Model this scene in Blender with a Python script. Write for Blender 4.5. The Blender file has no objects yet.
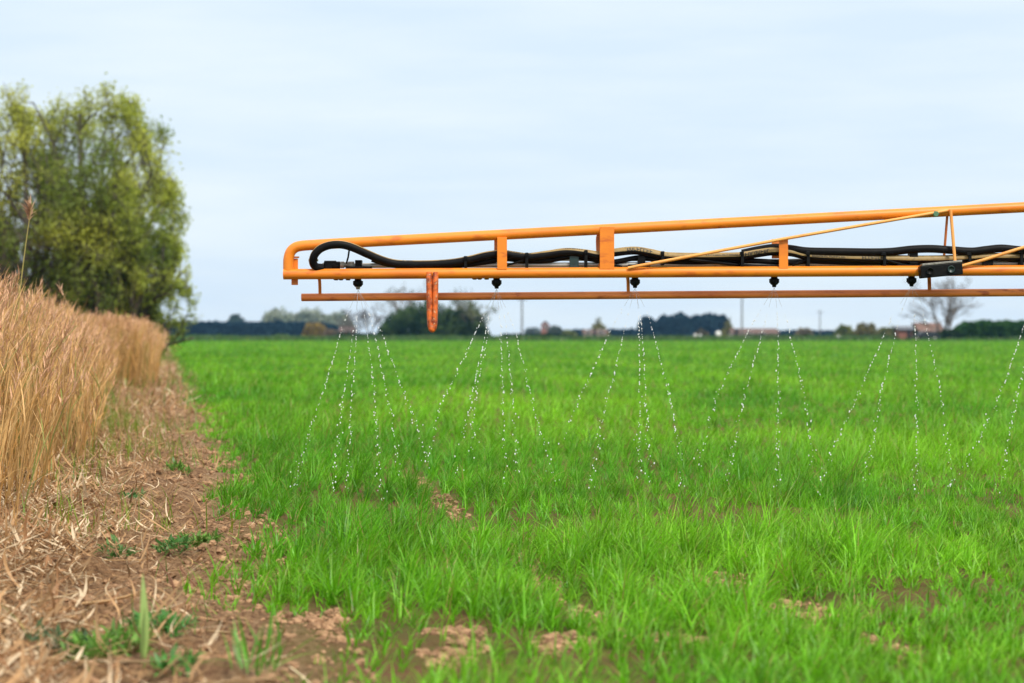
import bpy, math
import numpy as np
R = math.radians
rng = np.random.default_rng(11)
scene = bpy.context.scene
COL = scene.collection

# ------------------------------------------------------------------ camera
CAM_H, LENS, HY = 0.66, 70.0, 335.5
F = 1024 * LENS / 36.0                 # focal length in pixels
D = F * 0.5 / 138.7                    # distance of the boom: nozzles are 0.5 m apart
cam_d = bpy.data.cameras.new('camera'); cam = bpy.data.objects.new('camera', cam_d); COL.objects.link(cam)
cam.location = (0, 0, CAM_H); cam.rotation_euler = (R(90), 0, 0)
cam_d.lens = LENS; cam_d.sensor_width = 36; cam_d.shift_y = -(341.5 - HY) / 1024
cam_d.clip_start = 0.1; cam_d.clip_end = 20000
cam_d.dof.use_dof = True; cam_d.dof.focus_distance = D - 0.05; cam_d.dof.aperture_fstop = 3.9
cam_d.dof.aperture_blades = 7
scene.camera = cam

# ------------------------------------------------------------------ sky and sun
SUN_EL, SUN_AZ = 48.0, 150.0           # azimuth clockwise from +Y (view direction): behind the camera, to the right
SKY_STRENGTH = 0.1
w = bpy.data.worlds.new('World'); scene.world = w; w.use_nodes = True
nt = w.node_tree; nt.nodes.clear()
def N(t, tree=nt, **k):
    n = tree.nodes.new(t)
    for a, b in k.items(): setattr(n, a, b)
    return n
out = N('ShaderNodeOutputWorld'); bg = N('ShaderNodeBackground'); bg.inputs['Strength'].default_value = SKY_STRENGTH
sky = N('ShaderNodeTexSky', sky_type='NISHITA', sun_disc=False)
sky.sun_elevation = R(SUN_EL); sky.sun_rotation = R(SUN_AZ); sky.air_density = 1.0; sky.dust_density = 2.0
tc = N('ShaderNodeTexCoord'); sep = N('ShaderNodeSeparateXYZ'); nt.links.new(tc.outputs['Generated'], sep.inputs[0])
mp = N('ShaderNodeMapping'); mp.inputs['Scale'].default_value = (2.2, 2.2, 16.0); mp.inputs['Rotation'].default_value = (0.0, 0.03, 0)
nt.links.new(tc.outputs['Generated'], mp.inputs[0])
nz = N('ShaderNodeTexNoise'); nz.inputs['Scale'].default_value = 2.6; nz.inputs['Detail'].default_value = 5; nz.inputs['Roughness'].default_value = 0.5
nt.links.new(mp.outputs[0], nz.inputs['Vector'])
cr = N('ShaderNodeValToRGB'); cr.color_ramp.elements[0].position = 0.36; cr.color_ramp.elements[1].position = 0.66
cr.color_ramp.elements[0].color = (0.70, 0.835, 0.965, 1); cr.color_ramp.elements[1].color = (0.80, 0.905, 0.97, 1)
nt.links.new(nz.outputs['Fac'], cr.inputs[0])
ze = N('ShaderNodeMapRange'); ze.inputs['From Min'].default_value = 0.2; ze.inputs['From Max'].default_value = 0.9
ze.inputs['To Min'].default_value = 10.9; ze.inputs['To Max'].default_value = 18.0    # overcast: the zenith is brighter than the horizon
nt.links.new(sep.outputs['Z'], ze.inputs['Value'])
wh = N('ShaderNodeMix', data_type='RGBA'); wh.inputs['B'].default_value = (0.93, 0.92, 0.90, 1)      # unseen upper sky whitened to make its light less blue
wf = N('ShaderNodeMapRange'); wf.inputs['From Min'].default_value = 0.22; wf.inputs['From Max'].default_value = 0.5
nt.links.new(sep.outputs['Z'], wf.inputs['Value']); nt.links.new(wf.outputs[0], wh.inputs['Factor']); nt.links.new(cr.outputs[0], wh.inputs['A'])
vs = N('ShaderNodeVectorMath', operation='SCALE'); nt.links.new(wh.outputs['Result'], vs.inputs[0]); nt.links.new(ze.outputs[0], vs.inputs['Scale'])
mx = N('ShaderNodeMix', data_type='RGBA'); mx.inputs['Factor'].default_value = 0.93
nt.links.new(sky.outputs[0], mx.inputs['A']); nt.links.new(vs.outputs[0], mx.inputs['B'])
nt.links.new(mx.outputs['Result'], bg.inputs['Color']); nt.links.new(bg.outputs[0], out.inputs['Surface'])

sd = bpy.data.lights.new('sun', 'SUN'); sun = bpy.data.objects.new('sun', sd); COL.objects.link(sun)
sd.energy = 3.4; sd.angle = R(11); sd.color = (1.0, 0.94, 0.84)
_sv = (math.sin(R(SUN_AZ)) * math.cos(R(SUN_EL)), math.cos(R(SUN_AZ)) * math.cos(R(SUN_EL)), math.sin(R(SUN_EL)))
from mathutils import Vector
sun.rotation_euler = Vector(_sv).to_track_quat('Z', 'Y').to_euler()

vsn = scene.view_settings
vsn.view_transform = 'Standard'; vsn.look = 'None'; vsn.exposure = 0.0; vsn.gamma = 1.0; vsn.use_curve_mapping = False
scene.render.engine = 'CYCLES'
cy = scene.cycles
cy.use_denoising = True; cy.max_bounces = 6; cy.diffuse_bounces = 3; cy.glossy_bounces = 2; cy.transmission_bounces = 4
cy.transparent_max_bounces = 6; cy.volume_bounces = 0; cy.caustics_reflective = False; cy.caustics_refractive = False
try: cy.denoising_prefilter = 'ACCURATE'
except Exception: pass

# ------------------------------------------------------------------ helpers
def at(px, py, d):
    return np.array([(px - 512) / F * d, d, CAM_H + (HY - py) / F * d])
def ppm(d): return F / d               # pixels per metre at distance d

def tag(o, label=None, cat=None, group=None, kind=None):
    if label: o['label'] = label
    if cat: o['category'] = cat
    if group: o['group'] = group
    if kind: o['kind'] = kind
    return o

def empty(name, loc):
    o = bpy.data.objects.new(name, None); o.location = tuple(loc); o.empty_display_size = 0.1; COL.objects.link(o); return o

class MB:
    """collects vertices, faces (tri or quad arrays), a tint per vertex and a material index per face; origin is subtracted on build"""
    def __init__(s): s.v = []; s.f = []; s.t = []; s.m = []; s.n = 0
    def add(s, v, f, tint=(1, 1, 1), mat=0):
        v = np.asarray(v, float).reshape(-1, 3); f = np.asarray(f, int)
        t = np.asarray(tint, float)
        if t.ndim == 1: t = np.tile(t, (len(v), 1))
        s.v.append(v); s.t.append(t.reshape(-1, 3)); s.f.append(f + s.n)
        s.m.append(np.full(len(f), mat, int) if np.isscalar(mat) else np.asarray(mat, int)); s.n += len(v)
    def build(s, name, mats, parent=None, origin=None, smooth=False):
        if not isinstance(mats, (list, tuple)): mats = [mats]
        V = np.concatenate(s.v); T = np.concatenate(s.t)
        if origin is None: origin = (0, 0, 0)
        V = V - np.asarray(origin, float)
        me = bpy.data.meshes.new(name)
        me.vertices.add(len(V)); me.vertices.foreach_set('co', V.astype(np.float32).ravel())
        loops = np.concatenate([f.ravel() for f in s.f]); sizes = np.concatenate([np.full(len(f), f.shape[1], int) for f in s.f])
        starts = np.concatenate([[0], np.cumsum(sizes)[:-1]])
        me.loops.add(len(loops)); me.loops.foreach_set('vertex_index', loops.astype(np.int32))
        me.polygons.add(len(sizes)); me.polygons.foreach_set('loop_start', starts.astype(np.int32))
        try: me.polygons.foreach_set('loop_total', sizes.astype(np.int32))
        except Exception: pass
        me.polygons.foreach_set('material_index', np.concatenate(s.m).astype(np.int32))
        me.polygons.foreach_set('use_smooth', np.full(len(sizes), smooth, bool))
        for m in mats: me.materials.append(m)
        a = me.attributes.new('tint', 'FLOAT_COLOR', 'POINT')
        a.data.foreach_set('color', np.concatenate([T, np.ones((len(T), 1))], 1).astype(np.float32).ravel())
        me.update(calc_edges=True); me.validate()
        o = bpy.data.objects.new(name, me); COL.objects.link(o)
        if parent is not None: o.parent = parent
        elif any(origin): o.location = tuple(origin)
        return o

def vnoise(x, y, seed=0):
    """smooth value noise in 0..1"""
    xi = np.floor(x).astype(np.int64); yi = np.floor(y).astype(np.int64); xf = x - xi; yf = y - yi
    def h(a, b):
        n = (a * 374761393 + b * 668265263 + seed * 1442695041) & 0xFFFFFFFF
        n = ((n ^ (n >> 13)) * 1274126177) & 0xFFFFFFFF
        return ((n ^ (n >> 16)) & 0xFFFF) / 65535.0
    u = xf * xf * (3 - 2 * xf); v = yf * yf * (3 - 2 * yf)
    return (h(xi, yi) * (1 - u) + h(xi + 1, yi) * u) * (1 - v) + (h(xi, yi + 1) * (1 - u) + h(xi + 1, yi + 1) * u) * v
def fbm(x, y, seed=0, oct=4):
    s = 0; a = 0.5; tot = 0
    for k in range(oct):
        s = s + a * vnoise(x * 2 ** k + 17.3 * k, y * 2 ** k - 9.1 * k, seed + k); tot += a; a *= 0.5
    return s / tot
def sstep(a, b, x):
    t = np.clip((x - a) / (b - a), 0, 1); return t * t * (3 - 2 * t)

def batch_tubes(mb, P, rad, tint, sides=4, mat=0):
    """P (N,K,3) polylines, rad (N,K)"""
    Np, K, _ = P.shape
    T = np.gradient(P, axis=1); T /= np.linalg.norm(T, axis=2, keepdims=True) + 1e-9
    ref = np.where(np.abs(T[:, :1, 2:3]) < 0.8, np.array([[[0, 0, 1.0]]]), np.array([[[1.0, 0, 0]]]))
    U = np.cross(T, ref); U /= np.linalg.norm(U, axis=2, keepdims=True) + 1e-9
    W = np.cross(T, U)
    a = np.arange(sides) * 2 * np.pi / sides
    ring = P[:, :, None, :] + rad[:, :, None, None] * (np.cos(a)[None, None, :, None] * U[:, :, None, :] + np.sin(a)[None, None, :, None] * W[:, :, None, :])
    idx = np.arange(Np * K * sides).reshape(Np, K, sides)
    A = idx[:, :-1, :]; B = np.roll(A, -1, axis=2); C_ = idx[:, 1:, :]; D_ = np.roll(C_, -1, axis=2)
    f = np.stack([A, B, D_, C_], -1).reshape(-1, 4)
    t = np.asarray(tint, float)
    if t.ndim == 2: t = np.repeat(t, K * sides, axis=0)
    mb.add(ring.reshape(-1, 3), f, t, mat)

def catmull(P, n=8):
    P = np.asarray(P, float); Q = np.vstack([2 * P[0] - P[1], P, 2 * P[-1] - P[-2]]); o = []
    for i in range(1, len(Q) - 2):
        for k in range(n):
            t = k / n
            o.append(0.5 * ((2 * Q[i]) + (-Q[i-1] + Q[i+1]) * t + (2*Q[i-1] - 5*Q[i] + 4*Q[i+1] - Q[i+2]) * t*t + (-Q[i-1] + 3*Q[i] - 3*Q[i+1] + Q[i+2]) * t**3))
    o.append(P[-1]); return np.array(o)

def tube(mb, P, rad, sides=12, tint=(1, 1, 1), mat=0, twist=None, stripe=None, caps=True, flat=None, fixed=False):
    """one tube with parallel-transported frames; stripe = (centre, half width, material) paints an angular band by faces"""
    P = np.asarray(P, float); K = len(P); rad = np.broadcast_to(np.asarray(rad, float), (K,))
    T = np.gradient(P, axis=0); T /= np.linalg.norm(T, axis=1, keepdims=True)
    u = np.cross(T[0], (0, 1, 0)); 
    if np.linalg.norm(u) < 0.1: u = np.cross(T[0], (1, 0, 0))
    u /= np.linalg.norm(u); rings = []
    for i in range(K):
        u = np.cross(T[i], (0, 1, 0)) if fixed else u - T[i] * np.dot(u, T[i]); u /= np.linalg.norm(u); v = np.cross(T[i], u)
        a = np.arange(sides) * 2 * np.pi / sides + (twist[i] if twist is not None else 0)
        fu, fv = flat if flat else (1, 1)
        rings.append(P[i] + rad[i] * (fu * np.cos(a)[:, None] * u + fv * np.sin(a)[:, None] * v))
    V = np.array(rings).reshape(-1, 3); idx = np.arange(K * sides).reshape(K, sides)
    A = idx[:-1]; B = np.roll(A, -1, 1); C_ = idx[1:]; D_ = np.roll(C_, -1, 1)
    f = np.stack([A, B, D_, C_], -1)
    m = np.full((K - 1, sides), mat, int)
    if stripe:
        for j in stripe[0]: m[:, j] = stripe[1]
    mb.add(V, f.reshape(-1, 4), tint, m.ravel())
    if caps:
        for r, sgn in ((0, -1), (K - 1, 1)):
            ring = V[idx[r]]; c = ring.mean(0); k = np.arange(sides)
            fc = np.stack([np.full(sides, sides), k, np.roll(k, -1)], -1)
            mb.add(np.vstack([ring, c]), fc if sgn > 0 else fc[:, ::-1], tint, mat)
    return V.reshape(K, sides, 3)

def lathe(mb, prof, centre, sides=14, tint=(1, 1, 1), mat=0, axis='z'):
    prof = np.array(prof, float); a = np.arange(sides) * 2 * np.pi / sides; V = []
    for r, h in prof:
        ring = np.stack([r * np.cos(a), r * np.sin(a), np.full(sides, h)], -1)
        V.append(ring)
    V = np.array(V)
    if axis == 'y': V = V[..., [0, 2, 1]] * np.array([1, 1, 1])
    if axis == 'x': V = V[..., [2, 1, 0]]
    K = len(prof); idx = np.arange(K * sides).reshape(K, sides)
    A = idx[:-1]; B = np.roll(A, -1, 1); C_ = idx[1:]; D_ = np.roll(C_, -1, 1)
    mb.add(V.reshape(-1, 3) + np.asarray(centre), np.stack([A, B, D_, C_], -1).reshape(-1, 4), tint, mat)

def bbox(mb, lo, hi, bev=0.0, tint=(1, 1, 1), mat=0, rot=0.0, pivot=None):
    """box with chamfered edges, optionally turned in the XZ plane"""
    lo = np.array(lo, float); hi = np.array(hi, float); c = (lo + hi) / 2; h = (hi - lo) / 2
    import bmesh
    bm = bmesh.new(); bmesh.ops.create_cube(bm, size=2.0)
    for v in bm.verts: v.co = Vector((v.co.x * h[0], v.co.y * h[1], v.co.z * h[2]))
    if bev > 0: bmesh.ops.bevel(bm, geom=bm.edges[:], offset=bev, segments=2, affect='EDGES', profile=0.6)
    bmesh.ops.triangulate(bm, faces=bm.faces[:])
    V = np.array([v.co[:] for v in bm.verts]); bm.verts.index_update()
    f = np.array([[v.index for v in fc.verts] for fc in bm.faces]); bm.free()
    if rot:
        cs, sn = math.cos(rot), math.sin(rot); V = np.stack([V[:, 0]*cs - V[:, 2]*sn, V[:, 1], V[:, 0]*sn + V[:, 2]*cs], -1)
    mb.add(V + c, f, tint, mat)

def ribbons(mb, base, az, length, width, lean, curv, tint, segs=4, mat=0, tip=1.4, twist=None, tipcol=None, swirl=None, base_w=0.55):
    """grass-like blades: base (N,3); az heading; lean = start angle from vertical; curv = extra angle to the tip"""
    n = len(base); t = np.linspace(0, 1, segs + 1)
    th = lean[:, None] + curv[:, None] * t[None, :]
    dl = (length / segs)[:, None]
    dx = np.sin(th) * dl; dz = np.cos(th) * dl
    hx = np.concatenate([np.zeros((n, 1)), np.cumsum(0.5 * (dx[:, 1:] + dx[:, :-1]), 1)], 1)
    hz = np.concatenate([np.zeros((n, 1)), np.cumsum(0.5 * (dz[:, 1:] + dz[:, :-1]), 1)], 1)
    ca, sa = np.cos(az)[:, None], np.sin(az)[:, None]
    P = np.stack([base[:, 0:1] + hx * ca, base[:, 1:2] + hx * sa, base[:, 2:3] + hz], -1)
    if swirl is not None:                                   # curl sideways as well
        aa = az[:, None] + swirl[:, None] * t; st = np.diff(hx, axis=1)
        P[:, 1:, 0] = base[:, 0:1] + np.cumsum(st * np.cos(aa[:, 1:]), 1); P[:, 1:, 1] = base[:, 1:2] + np.cumsum(st * np.sin(aa[:, 1:]), 1)
    tw = az[:, None] + np.pi / 2 + ((twist[:, None] * t) if twist is not None else 0)
    prof = np.minimum(1, base_w + 2.5 * t) * (1 - t ** tip); prof[-1] = 0.06
    side = np.stack([np.cos(tw) * np.ones_like(hx), np.sin(tw) * np.ones_like(hx), np.zeros_like(hx)], -1) * (0.5 * width[:, None, None] * prof[None, :, None])
    V = np.stack([P - side, P + side], 2)                 # n, segs+1, 2, 3
    idx = np.arange(n * (segs + 1) * 2).reshape(n, segs + 1, 2)
    f = np.stack([idx[:, :-1, 0], idx[:, :-1, 1], idx[:, 1:, 1], idx[:, 1:, 0]], -1).reshape(-1, 4)
    tt = np.repeat(tint[:, None, :], (segs + 1) * 2, 1).reshape(n, segs + 1, 2, 3)
    if tipcol is not None: 
        k = (t ** 4)[None, :, None, None]; tt = tt * (1 - k) + tipcol[:, None, None, :] * k
    mb.add(V.reshape(-1, 3), f, tt.reshape(-1, 3), mat)

# ------------------------------------------------------------------ materials
def mat(name):
    m = bpy.data.materials.new(name); m.use_nodes = True; m.node_tree.nodes.clear(); return m, m.node_tree
def leafy(name, transl=0.35, gloss=0.05, rough=0.4):
    m, t = mat(name); L = t.links.new
    o = N('ShaderNodeOutputMaterial', t); at_ = N('ShaderNodeAttribute', t, attribute_name='tint')
    d = N('ShaderNodeBsdfDiffuse', t); tr = N('ShaderNodeBsdfTranslucent', t); g = N('ShaderNodeBsdfGlossy', t); g.inputs['Roughness'].default_value = rough
    g.inputs['Color'].default_value = (0.9, 0.95, 0.9, 1)
    m1 = N('ShaderNodeMixShader', t); m1.inputs[0].default_value = transl; m2 = N('ShaderNodeMixShader', t); m2.inputs[0].default_value = gloss
    L(at_.outputs['Color'], d.inputs[0]); L(at_.outputs['Color'], tr.inputs[0]); L(d.outputs[0], m1.inputs[1]); L(tr.outputs[0], m1.inputs[2])
    L(m1.outputs[0], m2.inputs[1]); L(g.outputs[0], m2.inputs[2]); L(m2.outputs[0], o.inputs[0]); return m
def principled(name, col, rough=0.5, metal=0.0, c2=None, scale=20, lo=0.45, hi=0.65, bump=0.0, tint=False, spec=0.5, stretch=(1, 1, 1), c3=None):
    """base colour, worn by a second colour (and a third, sparser one) through object-space noise"""
    m, t = mat(name); L = t.links.new
    o = N('ShaderNodeOutputMaterial', t); p = N('ShaderNodeBsdfPrincipled', t); L(p.outputs[0], o.inputs[0])
    p.inputs['Roughness'].default_value = rough; p.inputs['Metallic'].default_value = metal; p.inputs['Specular IOR Level'].default_value = spec
    p.inputs['Base Color'].default_value = (*col, 1)
    tcn = N('ShaderNodeTexCoord', t); mpn = N('ShaderNodeMapping', t); mpn.inputs['Scale'].default_value = stretch; L(tcn.outputs['Object'], mpn.inputs[0])
    src = None
    if c2:
        nz_ = N('ShaderNodeTexNoise', t); nz_.inputs['Scale'].default_value = scale; nz_.inputs['Detail'].default_value = 7; nz_.inputs['Roughness'].default_value = 0.65
        L(mpn.outputs[0], nz_.inputs['Vector'])
        rp = N('ShaderNodeMapRange', t); rp.inputs['From Min'].default_value = lo; rp.inputs['From Max'].default_value = hi; L(nz_.outputs['Fac'], rp.inputs['Value'])
        mxn = N('ShaderNodeMix', t, data_type='RGBA'); mxn.inputs['A'].default_value = (*col, 1); mxn.inputs['B'].default_value = (*c2, 1); L(rp.outputs[0], mxn.inputs['Factor'])
        src = mxn.outputs['Result']
    if c3:
        n3 = N('ShaderNodeTexNoise', t); n3.inputs['Scale'].default_value = scale * 4; n3.inputs['Detail'].default_value = 5; L(mpn.outputs[0], n3.inputs['Vector'])
        r3 = N('ShaderNodeMapRange', t); r3.inputs['From Min'].default_value = 0.58; r3.inputs['From Max'].default_value = 0.7; L(n3.outputs['Fac'], r3.inputs['Value'])
        m3 = N('ShaderNodeMix', t, data_type='RGBA'); m3.inputs['B'].default_value = (*c3, 1); L(r3.outputs[0], m3.inputs['Factor'])
        if src: L(src, m3.inputs['A'])
        else: m3.inputs['A'].default_value = (*col, 1)
        src = m3.outputs['Result']
    if tint:
        an = N('ShaderNodeAttribute', t, attribute_name='tint'); mm = N('ShaderNodeMix', t, data_type='RGBA', blend_type='MULTIPLY'); mm.inputs['Factor'].default_value = 1
        if src: L(src, mm.inputs['A'])
        else: mm.inputs['A'].default_value = (*col, 1)
        L(an.outputs['Color'], mm.inputs['B']); src = mm.outputs['Result']
    if src: L(src, p.inputs['Base Color'])
    if bump:
        nb = N('ShaderNodeTexNoise', t); nb.inputs['Scale'].default_value = scale * 3; nb.inputs['Detail'].default_value = 6; L(mpn.outputs[0], nb.inputs['Vector'])
        bn = N('ShaderNodeBump', t); bn.inputs['Strength'].default_value = bump; bn.inputs['Distance'].default_value = 0.01; L(nb.outputs['Fac'], bn.inputs['Height']); L(bn.outputs[0], p.inputs['Normal'])
    return m

M = {}
M['blade'] = leafy('crop_leaf', 0.42, 0.025, 0.42)
M['dry'] = leafy('dry_reed', 0.25, 0.02, 0.5)
M['leaf'] = leafy('tree_leaf', 0.25, 0.006, 0.6); M['willow'] = leafy('willow_leaf', 0.5, 0.015, 0.5)
M['orange'] = principled('orange_paint', (0.80, 0.235, 0.013), 0.42, c2=(0.64, 0.155, 0.012), scale=7, lo=0.45, hi=0.75, stretch=(0.5, 1, 1.6), c3=(0.60, 0.14, 0.014))
M['orange_pale'] = principled('faded_orange_paint', (0.82, 0.37, 0.09), 0.45, c2=(0.72, 0.25, 0.04), scale=14, lo=0.5, hi=0.7)
M['rusty'] = principled('weathered_orange_tube', (0.74, 0.235, 0.05), 0.5, c2=(0.50, 0.125, 0.028), scale=7, lo=0.38, hi=0.68, c3=(0.34, 0.075, 0.02), stretch=(0.5, 1, 1.5), bump=0.1)
M['rust'] = principled('rusty_steel', (0.72, 0.15, 0.02), 0.5, c2=(0.22, 0.035, 0.012), scale=34, lo=0.44, hi=0.58, c3=(0.66, 0.36, 0.2), bump=0.25)
M['rubber'] = principled('black_hose_rubber', (0.006, 0.006, 0.007), 0.5, c2=(0.014, 0.014, 0.013), scale=25, lo=0.5, hi=0.8, spec=0.1)
M['yellow'] = principled('yellow_hose_stripe', (0.31, 0.21, 0.075), 0.55, c2=(0.22, 0.14, 0.045), scale=18, lo=0.45, hi=0.7, c3=(0.16, 0.12, 0.05))
M['plastic'] = principled('black_plastic', (0.007, 0.0075, 0.008), 0.45, c2=(0.018, 0.018, 0.017), scale=60, lo=0.5, hi=0.8, spec=0.1)
M['dkgreen'] = principled('dark_green_plastic', (0.012, 0.035, 0.035), 0.4)
M['steel'] = principled('grey_spray_pipe', (0.46, 0.46, 0.42), 0.35, 0.35, c2=(0.26, 0.25, 0.22), scale=16, lo=0.45, hi=0.7)
M['brass'] = principled('brass_fitting', (0.38, 0.31, 0.15), 0.35, 0.6, c2=(0.2, 0.16, 0.08), scale=40)
M['grey'] = principled('grey_fitting', (0.30, 0.29, 0.26), 0.4, 0.2, c2=(0.16, 0.15, 0.13), scale=50)
M['bolt'] = principled('green_bolt', (0.10, 0.22, 0.12), 0.4, 0.3)
M['ink'] = principled('hose_lettering', (0.02, 0.02, 0.02), 0.6)
M['bark'] = principled('bark', (0.10, 0.085, 0.065), 0.9, c2=(0.05, 0.042, 0.035), scale=6, bump=0.4, tint=True)
M['clod'] = principled('soil_clod', (0.35, 0.215, 0.122), 0.95, c2=(0.18, 0.10, 0.055), scale=40, bump=0.5, tint=True, spec=0.1)
M['brick'] = principled('red_brick', (0.26, 0.11, 0.08), 0.85, c2=(0.19, 0.085, 0.065), scale=4, spec=0.2)
M['render'] = principled('pale_wall', (0.42, 0.34, 0.29), 0.85, c2=(0.34, 0.28, 0.24), scale=1.5, spec=0.2)
M['rooftile'] = principled('brown_roof', (0.14, 0.085, 0.068), 0.8, c2=(0.10, 0.066, 0.055), scale=2, spec=0.2)
M['slate'] = principled('grey_roof', (0.12, 0.13, 0.15), 0.7, c2=(0.09, 0.095, 0.11), scale=2)
M['dark'] = principled('dark_opening', (0.01, 0.01, 0.012), 0.5)
M['glass'] = principled('window_glass', (0.03, 0.035, 0.04), 0.08)
M['white'] = principled('white_plastic_wrap', (0.78, 0.78, 0.76), 0.35, c2=(0.66, 0.66, 0.64), scale=3)
M['carpaint'] = principled('black_car_paint', (0.012, 0.013, 0.017), 0.25)
M['wood'] = principled('grey_pole_wood', (0.16, 0.15, 0.145), 0.9, c2=(0.10, 0.095, 0.09), scale=5)
def water_mat():
    m, t = mat('milky_droplet'); L = t.links.new; o = N('ShaderNodeOutputMaterial', t)
    p = N('ShaderNodeBsdfPrincipled', t); p.inputs['Base Color'].default_value = (0.93, 0.95, 0.95, 1); p.inputs['Roughness'].default_value = 0.12
    p.inputs['IOR'].default_value = 1.33; tr = N('ShaderNodeBsdfTranslucent', t); tr.inputs[0].default_value = (0.95, 0.97, 0.97, 1)
    mm = N('ShaderNodeMixShader', t); mm.inputs[0].default_value = 0.35; L(p.outputs[0], mm.inputs[1]); L(tr.outputs[0], mm.inputs[2]); L(mm.outputs[0], o.inputs[0]); return m
M['water'] = water_mat()
def stream_mat():
    m, t = mat('thin_clear_stream'); L = t.links.new; o = N('ShaderNodeOutputMaterial', t)
    g = N('ShaderNodeBsdfGlossy', t); g.inputs['Roughness'].default_value = 0.15; tp = N('ShaderNodeBsdfTransparent', t); mm = N('ShaderNodeMixShader', t); mm.inputs[0].default_value = 0.55
    L(tp.outputs[0], mm.inputs[1]); L(g.outputs[0], mm.inputs[2]); L(mm.outputs[0], o.inputs[0]); return m
M['stream'] = stream_mat()

# ------------------------------------------------------------------ layout of the field margin
def XR(d): return 0.30 - 0.175 * d - 0.17 * np.exp(-((d - 5.15) / 0.45) ** 2) + 0.06 * np.exp(-((d - 4.2) / 0.4) ** 2) + 0.10 * (fbm(d * 0.9, d * 0 + 3.1, 5, 2) - 0.5) + 0.10 * (fbm(d * 3.0, d * 0 + 7.7, 6, 2) - 0.5)
def XL(d): return -0.55 - 0.16 * d
def XE_(d):
    """edge of the reed bed: a trampled bay opens between 13 and 25 m, then the reeds step forward again"""
    return XL(d) - 0.42 * sstep(12.0, 18.5, d) * (1 - sstep(23.8, 25.5, d)) + 0.06 * sstep(24.9, 25.5, d)
FIELD_END = 240.0
def gz(x, y):
    """height of the soil"""
    u = XR(y) - x                                           # metres left of the crop edge
    strip = sstep(-0.1, 0.15, u)
    bank = 0.10 * sstep(0.55, 1.5, u) - 0.25 * sstep(2.4, 4.5, u)
    near = 1 / (1 + (y / 40.0) ** 2)
    clod = (fbm(x * 9, y * 9, 21, 4) - 0.5) * (0.025 + 0.095 * strip) * near
    swell = (fbm(x * 0.6, y * 0.6, 31, 2) - 0.5) * 0.05 * near
    fade = 1 - sstep(60, 120, y)
    return (bank * fade + swell + clod)

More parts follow.
